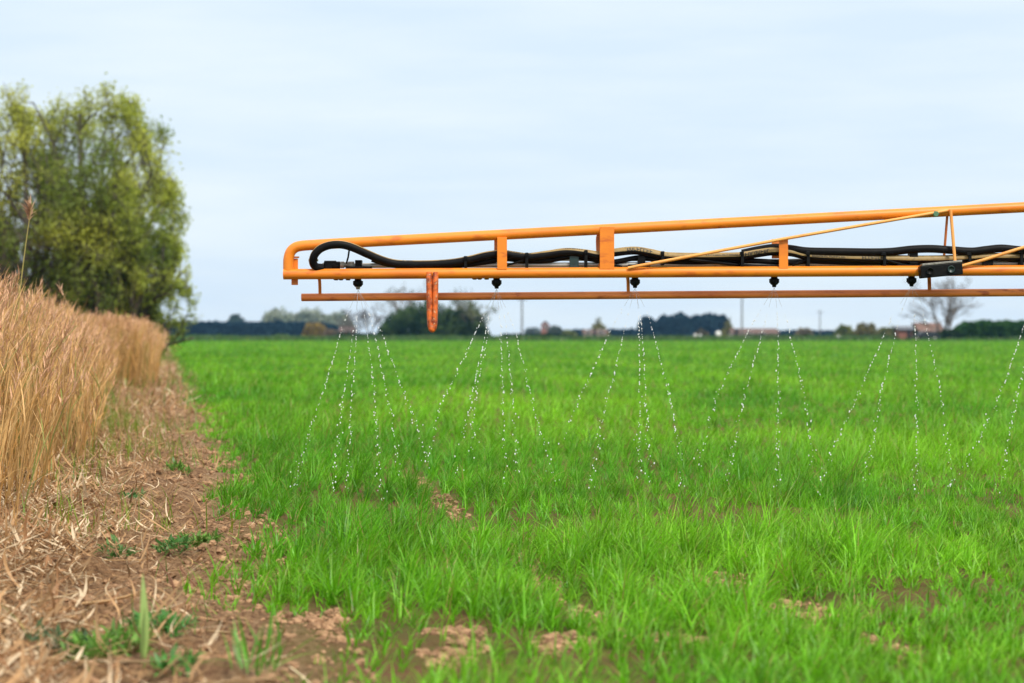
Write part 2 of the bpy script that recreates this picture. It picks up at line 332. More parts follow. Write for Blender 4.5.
# ------------------------------------------------------------------ ground: one sheet to the horizon
def build_ground():
    ys = np.concatenate([np.linspace(-30, 2.6, 12), np.geomspace(2.8, 30, 330), np.geomspace(31, 300, 60), np.geomspace(320, 9000, 16)])
    s = np.concatenate([-np.geomspace(0.42, 1.0, 14)[::-1][:-1] * 1, np.linspace(-0.42, 0.36, 300), np.geomspace(0.36, 1.0, 14)[1:]])
    V = []
    for y in ys:
        hw = max(abs(y) * 1.0, 0) + 3.0
        inner = (abs(y) + 3.0)
        x = s * inner
        edge = np.abs(s) > 0.9
        x = np.where(edge, np.sign(s) * (inner + 6000 * (np.abs(s) - 0.9) * 10), x)
        V.append(np.stack([x, np.full_like(x, y), np.zeros_like(x)], -1))
    V = np.array(V); nr, nc = V.shape[:2]
    V[..., 2] = gz(V[..., 0], np.abs(V[..., 1]))
    far = np.abs(V[..., 0]) > 200; V[..., 2][far] = 0
    idx = np.arange(nr * nc).reshape(nr, nc)
    f = np.stack([idx[:-1, :-1], idx[:-1, 1:], idx[1:, 1:], idx[1:, :-1]], -1).reshape(-1, 4)
    m, t = mat('field_soil'); L = t.links.new
    o = N('ShaderNodeOutputMaterial', t); p = N('ShaderNodeBsdfPrincipled', t); L(p.outputs[0], o.inputs[0]); p.inputs['Roughness'].default_value = 0.95; p.inputs['Specular IOR Level'].default_value = 0.1
    tcn = N('ShaderNodeTexCoord', t); sp = N('ShaderNodeSeparateXYZ', t); L(tcn.outputs['Object'], sp.inputs[0])
    def mth(op, a, b=None):
        n = N('ShaderNodeMath', t, operation=op)
        for i, q in enumerate((a, b)):
            if q is None: continue
            if isinstance(q, (int, float)): n.inputs[i].default_value = q
            else: L(q, n.inputs[i])
        return n.outputs[0]
    def noise(sc, det=6, rough=0.6):
        n = N('ShaderNodeTexNoise', t); n.inputs['Scale'].default_value = sc; n.inputs['Detail'].default_value = det; n.inputs['Roughness'].default_value = rough; L(tcn.outputs['Object'], n.inputs['Vector']); return n.outputs['Fac']
    def ramp(src, a, b):
        n = N('ShaderNodeMapRange', t); n.inputs['From Min'].default_value = a; n.inputs['From Max'].default_value = b; n.interpolation_type = 'SMOOTHSTEP'; L(src, n.inputs['Value']); return n.outputs[0]
    def mix(fac, a, b):
        n = N('ShaderNodeMix', t, data_type='RGBA')
        if isinstance(fac, (int, float)): n.inputs['Factor'].default_value = fac
        else: L(fac, n.inputs['Factor'])
        for k, q in (('A', a), ('B', b)):
            if isinstance(q, tuple): n.inputs[k].default_value = (*q, 1)
            else: L(q, n.inputs[k])
        return n.outputs['Result']
    soil = mix(ramp(noise(7), 0.35, 0.68), (0.265, 0.155, 0.082), (0.41, 0.27, 0.155))
    soil = mix(ramp(noise(70, 5, 0.7), 0.47, 0.64), soil, (0.12, 0.055, 0.03))
    u = mth('SUBTRACT', mth('SUBTRACT', 0.30, mth('MULTIPLY', sp.outputs['Y'], 0.175)), sp.outputs['X'])
    un = mth('ADD', u, mth('MULTIPLY', mth('SUBTRACT', noise(1.6, 4), 0.5), 0.5))
    straw = mix(ramp(noise(40, 6, 0.7), 0.4, 0.62), (0.16, 0.08, 0.04), (0.40, 0.25, 0.13))
    soil = mix(ramp(un, 0.25, 0.7), soil, straw)
    crop = mix(ramp(noise(0.35, 5), 0.4, 0.62), (0.062, 0.185, 0.012), (0.095, 0.22, 0.014))
    rough_far = mix(ramp(noise(0.02, 4), 0.4, 0.6), (0.05, 0.11, 0.025), (0.09, 0.12, 0.04))
    under = mix(ramp(noise(3.0, 4), 0.36, 0.62), (0.20, 0.11, 0.055), (0.13, 0.12, 0.035))
    crop = mix(ramp(sp.outputs['Y'], 10, 40), under, crop)
    crop = mix(mth('GREATER_THAN', sp.outputs['Y'], FIELD_END), crop, rough_far)
    base = mix(ramp(mth('SUBTRACT', 0.0, u), -0.12, 0.12), soil, crop)
    far_l = mth('GREATER_THAN', mth('SUBTRACT', sp.outputs['Y'], mth('MULTIPLY', u, 2.0)), 75.0)
    base = mix(mth('MULTIPLY', far_l, mth('GREATER_THAN', u, 0.3)), base, rough_far)
    L(base, p.inputs['Base Color'])
    bn = N('ShaderNodeBump', t); bn.inputs['Strength'].default_value = 0.9; bn.inputs['Distance'].default_value = 0.035; L(noise(55, 6, 0.7), bn.inputs['Height']); L(bn.outputs[0], p.inputs['Normal'])
    mb = MB(); mb.add(V.reshape(-1, 3), f); g = mb.build('ground', m, smooth=True); tag(g, 'flat soil ground of the field and its bare margin', 'ground', kind='structure')
build_ground()

# ------------------------------------------------------------------ the crop
def bare(x, y):
    """0..1 how bare the crop is here: thin spots and a wheel line"""
    b = np.zeros_like(x)
    for px, py, rx, ry in ((455, 640, 58, 24), (312, 622, 62, 34), (560, 640, 40, 14), (790, 606, 62, 16), (660, 592, 26, 10), (720, 577, 46, 12), (880, 640, 40, 14), (260, 660, 60, 30), (690, 640, 60, 9)):
        d = F * CAM_H / (py - HY); cx = (px - 512) / F * d; sx = 0.75 * rx / F * d; sy = 0.7 * ry / F * d * d / CAM_H
        yy = np.where(y < d, (y - d) / (sy * 2.2), (y - d) / sy); b = np.maximum(b, np.exp(-(((x - cx + 0.05 * (fbm(x * 9, y * 9, 68, 2) - 0.5)) / sx) ** 2 + yy ** 2) ** 1.3))
    b = b * np.clip(0.35 + 2.2 * (fbm(x * 7, y * 5, 64, 3) - 0.2), 0, 1)
    # the wheel line running away from the camera
    d1, d2 = F * CAM_H / (600 - HY), F * CAM_H / (478 - HY); x1, x2 = (575 - 512) / F * d1, (412 - 512) / F * d2
    t = (y - d1) / (d2 - d1); lx = x1 + (x2 - x1) * t
    line = np.exp(-((x - lx) / 0.075) ** 2) * sstep(-0.35, 0.0, t) * (1 - sstep(1.0, 1.5, t)) * (0.7 + 0.3 * (fbm(x * 4, y * 2.5, 77, 2) > 0.45))
    return np.maximum(b, 0.78 * line)

def crop_green(x, y, n):
    k = fbm(x * 0.75 + y * 0.12, y * 0.22 - x * 0.2, 41, 3)[:, None]; k2 = fbm(x * 3, y * 3, 45, 2)[:, None]
    a = np.array([0.080, 0.330, 0.008]); b = np.array([0.220, 0.545, 0.015])
    c = a + (b - a) * np.clip((k - 0.3) * 1.9 + (k2 - 0.5) * 0.7, 0, 1)
    c = c * rng.uniform(0.6, 1.25, (n, 1)) * (1 - np.array([0.0, 0.10, 0.0]) * sstep(14, 50, y)[:, None]); pale = rng.random(n) < 0.09; c[pale] = c[pale] * 1.1 + np.array([0.06, 0.05, 0.015]); return c

def build_crop():
    mb = MB()
    def scatter(d0, d1, k, cap, segs, hscale, wfun):
        # density = min(cap, k/d^2) over a fan wider than the view
        m_ = int(0.5 * 2 * 0.33 * (d1 * d1 - d0 * d0) * min(cap, k / (d0 * d0)) + 3.0 * (d1 - d0) * min(cap, k / d0 ** 2)) if d1 < 12 else None
        n = int((0.66 * math.log(d1 / d0) * k + 3.0 * k * (1 / d0 - 1 / d1)))
        q = rng.random(n)
        # sample d with pdf ~ (0.66 d + 3)/d^2 by rejection on a log grid
        g = np.geomspace(d0, d1, 400); pdf = np.minimum(cap, k / g ** 2) * (0.66 * g + 3.0); cdf = np.concatenate([[0], np.cumsum(0.5 * (pdf[1:] + pdf[:-1]) * np.diff(g))])
        n = int(cdf[-1]); d = np.interp(rng.random(n) * cdf[-1], cdf, g)
        x = rng.uniform(-1, 1, n) * (0.33 * d + 1.5)
        # plants: pull blades together into tufts
        cell = np.clip(0.068 * (d / 6) ** 0.5, 0.06, 0.3)
        tx = np.floor(x / cell) ; ty = np.floor(d / cell)
        hh = np.modf(np.abs(np.sin(tx * 127.1 + ty * 311.7) * 43758.5453))[0]; h2 = np.modf(np.abs(np.sin(tx * 269.5 + ty * 183.3) * 43758.5453))[0]
        cx = (tx + 0.15 + 0.7 * hh) * cell; cyy = (ty + 0.15 + 0.7 * h2) * cell
        pull = rng.uniform(0.15, 0.85, n) 
        x = x + (cx - x) * pull; y = d + (cyy - d) * pull
        keep = (x - XR(y) - 0.22 * (fbm(x * 3.5, y * 2.0, 67, 3) - 0.5)) > rng.exponential(0.10, n) - 0.06
        dens = fbm(x * 1.6 + y * 0.5, y * 1.3 - x * 0.4, 61, 3); dens = dens + (0.5 - dens) * 0.75 * sstep(7, 14, y)
        keep &= rng.random(n) < np.clip(1.2 - 1.55 * bare(x, y), 0.02, 1) * (0.22 + 0.78 * sstep(0.34, 0.52, dens)) * (0.35 + 0.65 * (h2 > 0.25))
        x, y, hh = x[keep], y[keep], hh[keep]; n = len(x)
        vig = fbm(x * 1.1 + y * 0.4, y * 0.9 - x * 0.5, 63, 3); vig = vig + (0.52 - vig) * 0.6 * sstep(8, 16, y); b = bare(x, y)
        edge = sstep(0.0, 0.35, x - XR(y))
        tall = hh ** 2.5
        L = (0.82 + 0.18 * sstep(4.5, 6.5, y)) * rng.uniform(0.055, 0.14, n) * (0.45 + 0.75 * vig + 1.15 * tall * sstep(0.35, 0.6, vig)) * hscale * (1 - 0.5 * b) * (0.6 + 0.4 * edge)
        wd = wfun(y) * rng.uniform(0.7, 1.25, n)
        az = np.where(rng.random(n) < 0.45, rng.normal(-0.15, 0.8, n), rng.uniform(0, 2 * np.pi, n))
        lean = np.abs(rng.normal(0.30, 0.24, n)); curv = np.abs(rng.normal(0.95, 0.6, n))
        tint = crop_green(x, y, n) * (0.72 + 0.5 * np.modf(hh * 7.3)[0])[:, None]; dry = rng.random(n) < 0.025; tint[dry] = np.array([0.32, 0.25, 0.07]) * rng.uniform(0.7, 1.2, (dry.sum(), 1))
        base = np.stack([x, y, gz(x, y) - 0.006], -1)
        tipc = tint * np.array([1.15, 1.05, 1.0]); tt = rng.random(n) < 0.12; tipc[tt] = np.array([0.36, 0.30, 0.10])
        ribbons(mb, base, az, L, wd, lean, curv, tint, segs, tip=1.7, twist=rng.normal(0, 0.9, n), tipcol=tipc)
    scatter(2.9, 11, 420e3, 10000, 5, 1.0, lambda d: 0.0043 + 0 * d)
    scatter(11, 32, 330e3, 5200, 3, 1.0, lambda d: 0.0050 * (d / 10) ** 0.85)
    scatter(32, FIELD_END, 170e3, 5200, 2, 1.0, lambda d: 0.0055 * (d / 10) ** 0.95)
    o = mb.build('crop_grass', M['blade']); tag(o, 'bright green cereal crop growing in thick grassy tufts across the field', 'crop', kind='stuff')
build_crop()

def build_margin_grass():
    """rough green grass on the bank by the reeds, at the reeds' feet and along the far edge of the field"""
    mb = MB()
    n = 3600; d = 5 + 18 * rng.random(n) ** 1.2; x = XL(d) + 0.10 * d / 10 + rng.normal(0.05, 0.26, n) - 0.5 * sstep(12, 16, d)
    k = (fbm(x * 1.5, d * 0.9, 91, 3) + 0.22 * np.exp(-((d - 15) / 3.5) ** 2)) > 0.63; x, d = x[k], d[k]; n = len(x)
    tint = np.array([0.14, 0.26, 0.03]) * rng.uniform(0.6, 1.2, (n, 1)) + rng.random((n, 1)) * np.array([0.12, 0.05, 0.0])
    ribbons(mb, np.stack([x, d, gz(x, d)], -1), rng.uniform(0, 6.28, n), rng.uniform(0.05, 0.20, n), rng.uniform(0.004, 0.008, n), np.abs(rng.normal(0.2, 0.2, n)), np.abs(rng.normal(0.6, 0.4, n)), tint, 4)
    n = 9000; d = rng.uniform(17, 60, n); u = rng.uniform(-0.2, 4.5, n); x = XR(d) - u; k = fbm(x * 1.2, d * 0.35, 96, 3) + 0.10 * sstep(0.8, 2.5, u) > 0.56; x, d = x[k], d[k]; n = len(x)
    tint = np.array([0.11, 0.22, 0.03]) * rng.uniform(0.6, 1.25, (n, 1)) + rng.random((n, 1)) ** 2 * np.array([0.16, 0.06, 0.01])
    ribbons(mb, np.stack([x, d, gz(x, d)], -1), rng.uniform(0, 6.28, n), rng.uniform(0.06, 0.24, n), rng.uniform(0.010, 0.022, n), np.abs(rng.normal(0.3, 0.25, n)), np.abs(rng.normal(0.6, 0.4, n)), tint, 3)
    n = 900; d = rng.uniform(3.6, 18, n); u = rng.uniform(0.1, 1.1, n); x = XR(d) - u; k = fbm(x * 2.6, d * 1.5, 95, 2) > 0.60; x, d = x[k], d[k]; n = len(x)
    tint = np.array([0.10, 0.25, 0.03]) * rng.uniform(0.6, 1.25, (n, 1))
    ribbons(mb, np.stack([x, d, gz(x, d)], -1), rng.uniform(0, 6.28, n), rng.uniform(0.04, 0.15, n), rng.uniform(0.003, 0.006, n), np.abs(rng.normal(0.3, 0.25, n)), np.abs(rng.normal(0.6, 0.4, n)), tint, 3)
    o = mb.build('verge_grass', M['blade']); tag(o, 'rough green grass sprouting on the bank at the foot of the reeds', 'grass', kind='stuff')
    mb = MB(); n = 60000; d = rng.uniform(FIELD_END + 1, FIELD_END + 60, n); x = rng.uniform(-0.33, 0.33, n) * d
    hgt = 0.35 + 0.55 * fbm(x * 0.12, d * 0.05, 12, 3) * np.where(x < -30, 1.3, 1.0)
    tint = np.array([0.045, 0.125, 0.022]) * rng.uniform(0.6, 1.4, (n, 1)) + rng.random((n, 1)) ** 3 * np.array([0.09, 0.05, 0.01])
    ribbons(mb, np.stack([x, d, np.zeros(n)], -1), rng.uniform(0, 6.28, n), hgt * rng.uniform(0.6, 1.1, n), rng.uniform(0.12, 0.25, n), np.abs(rng.normal(0.15, 0.15, n)), np.abs(rng.normal(0.4, 0.3, n)), tint, 2)
    o = mb.build('boundary_grass', M['blade']); tag(o, 'dark rough grass growing along the far boundary of the field', 'grass', kind='stuff')
build_margin_grass()

# ------------------------------------------------------------------ reeds
def plume(mb, top, az, size, tint, n=9, tilt=0.7):
    pass
def build_reeds():
    mb = MB(); n = 19000
    d = 3.6 + 27.5 * rng.random(n) ** 0.85; off = rng.gamma(1.6, 0.45, n)
    x = XE_(d) - 0.03 - off + 0.26 * (fbm(d * 1.3, d * 0 + 1.5, 71, 3) - 0.5) * (1 - sstep(22, 25, d))
    clump = fbm(x * 2.2, d * 1.4, 73, 3)
    k = (rng.random(n) < np.clip(0.25 + 1.3 * (clump - 0.25), 0.2, 1)) & (x > XE_(d) - 4.0); x, d = x[k], d[k]; n = len(x)
    base = np.stack([x, d, gz(x, d) - 0.02], -1)
    H = (0.87 + 0.045 * (1 - sstep(5, 14, d)) + 0.045 * rng.normal(0, 1, n) + 0.12 * (fbm(x * 1.1, d * 0.8, 79, 2) - 0.5)) * (0.42 + 0.2 * sstep(20, 25, d) + (0.58 - 0.2 * sstep(20, 25, d)) * sstep(-0.05, 0.55, XE_(d) + 0.1 - x)) * np.where(rng.random(n) < 0.12, rng.uniform(0.4, 0.9, n), 1) - base[:, 2] * 1.0
    H = np.maximum(H, 0.3)
    az = rng.normal(0.1, 1.3, n); front = 1 - sstep(0.0, 0.5, XE_(d) - x); lean = np.abs(rng.normal(0.04, 0.07, n)) + front * np.abs(rng.normal(0, 0.13, n)) * (1 - 0.6 * sstep(8, 16, d)); K = 6; t = np.linspace(0, 1, K)
    bend = np.abs(rng.normal(0.08, 0.09, n))
    horiz = (lean[:, None] * t + bend[:, None] * t ** 2.5) * H[:, None]
    P = np.stack([base[:, 0:1] + horiz * np.cos(az)[:, None], base[:, 1:2] + horiz * np.sin(az)[:, None], base[:, 2:3] + H[:, None] * t * (1 - 0.3 * bend[:, None] * t)], -1)
    c1 = np.array([0.57, 0.31, 0.095]); c2 = np.array([0.73, 0.49, 0.22]); mixk = rng.random((n, 1))
    tint = (c1 + (c2 - c1) * mixk) * rng.uniform(0.55, 1.15, (n, 1)); gr = rng.random(n) < 0.08; tint[gr] = np.array([0.22, 0.25, 0.06])
    rad = (0.0022 * rng.uniform(0.7, 1.3, n))[:, None] * (1 - 0.55 * t)[None, :] * (1 + 0.03 * d[:, None])
    batch_tubes(mb, P, rad, tint, 3)
    # dry leaves along the stems
    per = 4; ii = np.repeat(np.arange(n), per); tt = rng.uniform(0.12, 0.85, n * per)
    seg = tt * (K - 1); i0 = np.minimum(seg.astype(int), K - 2); fr = (seg - i0)[:, None]; bp = P[ii, i0] * (1 - fr) + P[ii, i0 + 1] * fr
    ribbons(mb, bp, rng.uniform(0, 6.28, len(ii)), rng.uniform(0.10, 0.28, len(ii)), rng.uniform(0.003, 0.007, len(ii)) * (1 + 0.02 * d[ii]), np.abs(rng.normal(0.16, 0.14, len(ii))), np.abs(rng.normal(0.55, 0.5, len(ii))), tint[ii] * rng.uniform(0.8, 1.3, (len(ii), 1)), 3, twist=rng.normal(0, 1.5, len(ii)))
    # feathery plumes
    sel = np.where(rng.random(n) < 0.55)[0]; per = 16; ii = np.repeat(sel, per); tt = rng.uniform(0.0, 0.13, len(ii))
    top = P[ii, K - 1]; dirv = P[ii, K - 1] - P[ii, K - 2]; dirv /= np.linalg.norm(dirv, axis=1, keepdims=True); bp = top - dirv * tt[:, None]
    pc = np.array([0.60, 0.35, 0.21]) * rng.uniform(0.7, 1.35, (len(ii), 1)) + rng.random((len(ii), 1)) * np.array([0.05, 0.05, 0.05])
    ribbons(mb, bp, az[ii] + rng.normal(0, 1.0, len(ii)), rng.uniform(0.025, 0.07, len(ii)), rng.uniform(0.003, 0.006, len(ii)) * (1 + 0.03 * d[ii]), np.abs(rng.normal(0.35, 0.25, len(ii))), rng.uniform(0.2, 1.0, len(ii)), pc, 2)
    o = mb.build('reed_bed', M['dry']); tag(o, 'dense bed of dry tan reeds with feathery tops along the field margin', 'reeds', kind='stuff')
build_reeds()

def lone_reed(pts, d, label, r0=0.0032, plume_len=0.16, fluff=60, green=True):
    P = catmull([at(px, py, d) for px, py in pts], 6); base = P[0].copy(); root = empty('reed_stalk', base); tag(root, label, 'reed', 'single reed stalks rising above the bed')
    mb = MB(); tube(mb, P, np.linspace(r0, r0 * 0.4, len(P)), 6, tint=(0.42, 0.36, 0.12) if green else (0.5, 0.33, 0.15)); mb.build('stem', M['dry'], root, base)
    mb = MB(); L = np.linalg.norm(np.diff(P, axis=0), axis=1).sum(); seg = np.linspace(0, 1, len(P)); tt = 1 - rng.random(fluff) * plume_len / L
    bp = np.stack([np.interp(tt, seg, P[:, j]) for j in range(3)], -1); az = rng.normal(2.6, 0.9, fluff)
    ribbons(mb, bp, az, rng.uniform(0.03, 0.09, fluff), rng.uniform(0.005, 0.011, fluff), np.abs(rng.normal(0.5, 0.3, fluff)), rng.uniform(0.3, 1.4, fluff), np.array([0.46, 0.29, 0.18]) * rng.uniform(0.7, 1.3, (fluff, 1)), 3)
    mb.build('plume', M['dry'], root, base)
lone_reed([(12, 370), (19, 300), (25, 250), (29, 222), (31, 207)], 8.5, 'tallest reed stalk with a drooping plume high above the reed bed', plume_len=0.16)
lone_reed([(78, 345), (72, 318), (66, 300), (61, 293)], 11, 'short thin reed stalk with a small pale seed head beside the tree', r0=0.002, plume_len=0.05, fluff=16, green=False)

# ------------------------------------------------------------------ litter, clods, weeds and dead stalks on the margin
def build_litter():
    mb = MB()
    def strew(n, dmin, dmax, ulo, uhi, Lr, Wr, pale):
        d = dmin + (dmax - dmin) * rng.random(n) ** 1.3; u = rng.uniform(ulo, uhi, n); x = XR(d) - u
        k = (rng.random(n) < np.clip(sstep(ulo - 0.1, ulo + 0.5, u) * (0.35 + 1.1 * (fbm(x * 2, d * 1.4, 101, 3) - 0.25)), 0.03, 1)); x, d = x[k], d[k]; n = len(x)
        z = gz(x, d) + 0.008 + 0.035 * rng.random(n) ** 2
        c = np.array([0.47, 0.285, 0.14]) * rng.uniform(0.45, 1.25, (n, 1)); pl = rng.random(n) < pale; c[pl] = np.array([0.68, 0.54, 0.36]) * rng.uniform(0.85, 1.15, (pl.sum(), 1)); rd = rng.random(n) < 0.2; c[rd] = np.array([0.34, 0.18, 0.085])
        ribbons(mb, np.stack([x, d, z], -1), rng.normal(0.2, 1.0, n) + np.pi * (rng.random(n) < 0.5), rng.uniform(*Lr, n), rng.uniform(*Wr, n), rng.normal(1.38, 0.25, n), rng.normal(0.25, 0.75, n), c, 6, twist=rng.normal(0, 1.6, n), tip=2.4, swirl=rng.normal(0, 1.5, n), base_w=0.3)
    strew(30000, 3.0, 20, 0.05, 2.0, (0.04, 0.17), (0.004, 0.010), 0.22)
    strew(22000, 3.0, 9, 0.5, 1.9, (0.04, 0.14), (0.006, 0.015), 0.4)
    strew(2200, 3.0, 10, 0.4, 1.9, (0.07, 0.2), (0.010, 0.019), 0.45)
    strew(7000, 3.0, 14, -0.1, 1.6, (0.02, 0.07), (0.002, 0.005), 0.3)
    strew(9000, 12, 26, 0.6, 3.4, (0.06, 0.2), (0.008, 0.018), 0.3)
    strew(16000, 16, 48, -0.1, 3.2, (0.08, 0.24), (0.010, 0.024), 0.15)
    strew(32000, 3.0, 8.5, 0.45, 2.0, (0.04, 0.15), (0.006, 0.016), 0.6)
    # stiff broken stems
    n = 260; d = 3.2 + 15 * rng.random(n) ** 1.3; u = rng.uniform(0.2, 1.9, n); x = XR(d) - u; az = rng.normal(0.3, 0.9, n); L = rng.uniform(0.05, 0.2, n); el = np.abs(rng.normal(0.03, 0.12, n)); t = np.linspace(0, 1, 3)
    P = np.stack([x[:, None] + np.cos(az)[:, None] * L[:, None] * t, d[:, None] + np.sin(az)[:, None] * L[:, None] * t, gz(x, d)[:, None] + 0.012 + np.sin(el)[:, None] * L[:, None] * t], -1)
    batch_tubes(mb, P, np.repeat(rng.uniform(0.0015, 0.004, n)[:, None], 3, 1), np.array([0.5, 0.33, 0.17]) * rng.uniform(0.5, 1.3, (n, 1)), 4)
    o = mb.build('straw_litter', M['dry']); tag(o, 'flattened dry straw and reed leaves littering the bare margin', 'straw', kind='stuff')
build_litter()

def build_clods():
    import bmesh
    bm = bmesh.new(); bmesh.ops.create_icosphere(bm, subdivisions=2, radius=1.0); bm.verts.index_update()
    V0 = np.array([v.co[:] for v in bm.verts]); f0 = np.array([[v.index for v in q.verts] for q in bm.faces]); bm.free()
    var = []
    for k in range(8):
        ph = rng.uniform(0, 6, (6, 3)); r = 1 + sum(0.20 / (1 + j * 0.3) * np.sin(V0 @ (rng.normal(0, 1.6 + 0.7 * j, 3)) + ph[j, 0]) for j in range(6)); var.append(V0 * r[:, None] * np.array([1, 1, 0.72]))
    n = 34000; d = 3.0 + 17 * rng.random(n) ** 1.6; u = rng.uniform(-0.1, 1.3, n); x = XR(d) - u
    keep = rng.random(n) < np.clip(1.15 - 0.8 * u, 0.12, 1) * (0.3 + 1.2 * (fbm(x * 2.4, d * 1.6, 111, 2) - 0.25)); x, d = x[keep], d[keep]
    # clods in the crop's thin spots too
    m = 130000; d2 = 3.2 + 6 * rng.random(m); x2 = rng.uniform(-0.3, 0.3, m) * d2; k2 = (bare(x2, d2) * (0.5 + fbm(x2 * 6, d2 * 4, 69, 2)) > 0.5) & (rng.random(m) < 0.5) & (x2 > XR(d2)); x = np.concatenate([x, x2[k2]]); d = np.concatenate([d, d2[k2]]); n = len(x)
    s = (0.0022 + 0.0125 * rng.random(n) ** 3.5); sel = rng.integers(0, 8, n)
    A = rng.uniform(0, 6.28, n); mb = MB()
    for k in range(8):
        q = np.where(sel == k)[0]
        if not len(q): continue
        ca, sa = np.cos(A[q])[:, None], np.sin(A[q])[:, None]; v = var[k]
        X = (v[None, :, 0] * ca - v[None, :, 1] * sa) * s[q][:, None]; Y = (v[None, :, 0] * sa + v[None, :, 1] * ca) * s[q][:, None]; Z = v[None, :, 2] * s[q][:, None]
        W = np.stack([X + x[q][:, None], Y + d[q][:, None], Z + (gz(x[q], d[q]) + 0.25 * s[q])[:, None]], -1)
        ff = (f0[None] + (np.arange(len(q)) * len(v))[:, None, None]).reshape(-1, 3)
        tn = rng.uniform(0.75, 1.3, (len(q), 1)) * np.ones((1, 3)); mb.add(W.reshape(-1, 3), ff, np.repeat(tn, len(v), 0))
    o = mb.build('soil_clods', M['clod'], smooth=False); tag(o, 'crumbly reddish brown soil clods on the bare margin', 'soil', kind='stuff')
build_clods()

def on_ground(px, py):
    d = F * CAM_H / (py - HY)
    for _ in range(6):
        x = (px - 512) / F * d; z = float(gz(np.array([x]), np.array([d]))[0]); d = F * (CAM_H - z) / (py - HY)
    return np.array([(px - 512) / F * d, d, z])
def weed(px, py, size, n, label, col=(0.13, 0.27, 0.035), upright=0.9, broad=0.3, leaf=0.028, az=None):
    """size = spread of the plant; leaf = length of one leaf"""
    b = on_ground(px, py); root = empty('weed_plant', b); tag(root, label, 'weed', 'weeds on the bare margin')
    mb = MB(); r_ = size * 0.5 * np.sqrt(rng.random(n)); th = rng.uniform(0, 6.28, n); hgt = size * 0.32 * rng.random(n) * (1 - r_ / size)
    off = np.stack([r_ * np.cos(th), r_ * np.sin(th), hgt], -1); base = b + off; base[:, 2] = np.maximum(gz(base[:, 0], base[:, 1]), b[2]) + 0.010 + hgt
    L = leaf * rng.uniform(0.6, 1.5, n); ribbons(mb, base, th + rng.normal(0, 1.0, n) if az is None else np.array(az), L, L * broad * rng.uniform(0.7, 1.3, n), np.abs(rng.normal(upright, 0.4, n)) if az is None else np.full(n, upright), rng.normal(0.4, 0.5, n) if az is None else np.full(n, 0.25), np.array(col) * rng.uniform(0.6, 1.5, (n, 1)) + rng.random((n, 1)) ** 2 * np.array([0.03, 0.05, 0.02]), 5, tip=2.6, twist=rng.normal(0, 0.9, n) if az is None else np.zeros(n), base_w=0.25)
    mb.build('leaves', M['blade'], root, b)
    mb = MB(); tube(mb, [b - [0, 0, .01], b + [0.004, 0, size * 0.14], b + [-0.003, 0.004, size * 0.26]], [0.003, 0.0022, 0.001], 6, tint=np.array(col) * 1.1); mb.build('stem', M['blade'], root, b)
weed(178, 486, 0.11, 170, 'dark green weed clump alone halfway along the bare margin', (0.12, 0.25, 0.035))
weed(200, 554, 0.12, 210, 'bushy dark green weed on the soil near the crop edge', (0.12, 0.25, 0.035))
weed(172, 560, 0.10, 130, 'small low weed just beside the bushy weed at the crop edge', (0.08, 0.22, 0.05))
weed(108, 664, 0.18, 400, 'widest sprawling green weed patch among the nearest straw', (0.13, 0.28, 0.04))
weed(58, 660, 0.12, 160, 'low grey green weed at the outer edge of the nearest weed patch', (0.10, 0.19, 0.09))
weed(160, 640, 0.13, 200, 'leafy weed on the straw behind the tall pale blade', (0.08, 0.25, 0.05))
weed(132, 504, 0.09, 80, 'tiny weed on the straw beside the reeds', (0.08, 0.20, 0.06))
weed(118, 562, 0.10, 80, 'thin low weed in the middle of the straw litter', (0.09, 0.20, 0.05))
weed(172, 677, 0.09, 100, 'little weed on bare soil at the front of the margin', (0.08, 0.24, 0.04))
weed(256, 681, 0.10, 34, 'grassy weed with long narrow blades on bare soil at the front', (0.10, 0.30, 0.02), upright=0.45, broad=0.06, leaf=0.085)
weed(143, 664, 0.012, 2, 'upright pale green broad blade standing in the straw', (0.26, 0.38, 0.10), upright=0.08, broad=0.12, leaf=0.15, az=(1.45, 1.9))
def stalk(pts, d, r, label, col):
    P = catmull([at(px, py, d) for px, py in pts], 5); mb = MB(); tube(mb, P, np.linspace(r, r * 0.5, len(P)), 6, tint=col); b = P[0].copy()
    o = mb.build('dead_stalk', M['dry'], None, b); tag(o, label, 'stalk', 'dead stalks on the ground')
g0 = on_ground(176, 602)[1]
stalk([(155, 556), (163, 568), (172, 582), (176, 602)][::-1], g0, 0.003, 'curved dark dead stalk leaning out of the straw', (0.26, 0.13, 0.08))
g0 = on_ground(203, 592)[1]
stalk([(203, 594), (192, 582), (182, 570), (180, 566)], g0, 0.0028, 'short reddish dead stalk pointing at the bushy weed', (0.28, 0.13, 0.08))
g0 = on_ground(150, 622)[1]
stalk([(140, 628), (160, 615), (175, 600), (184, 590)], g0, 0.0028, 'pale straw stalk crossing the bare margin', (0.55, 0.40, 0.22))
g0 = on_ground(766, 594)[1]
stalk([(765, 597), (767, 586), (771, 578), (775, 570)], g0, 0.0035, 'dark forked dead stalk standing in the crop', (0.09, 0.045, 0.03))

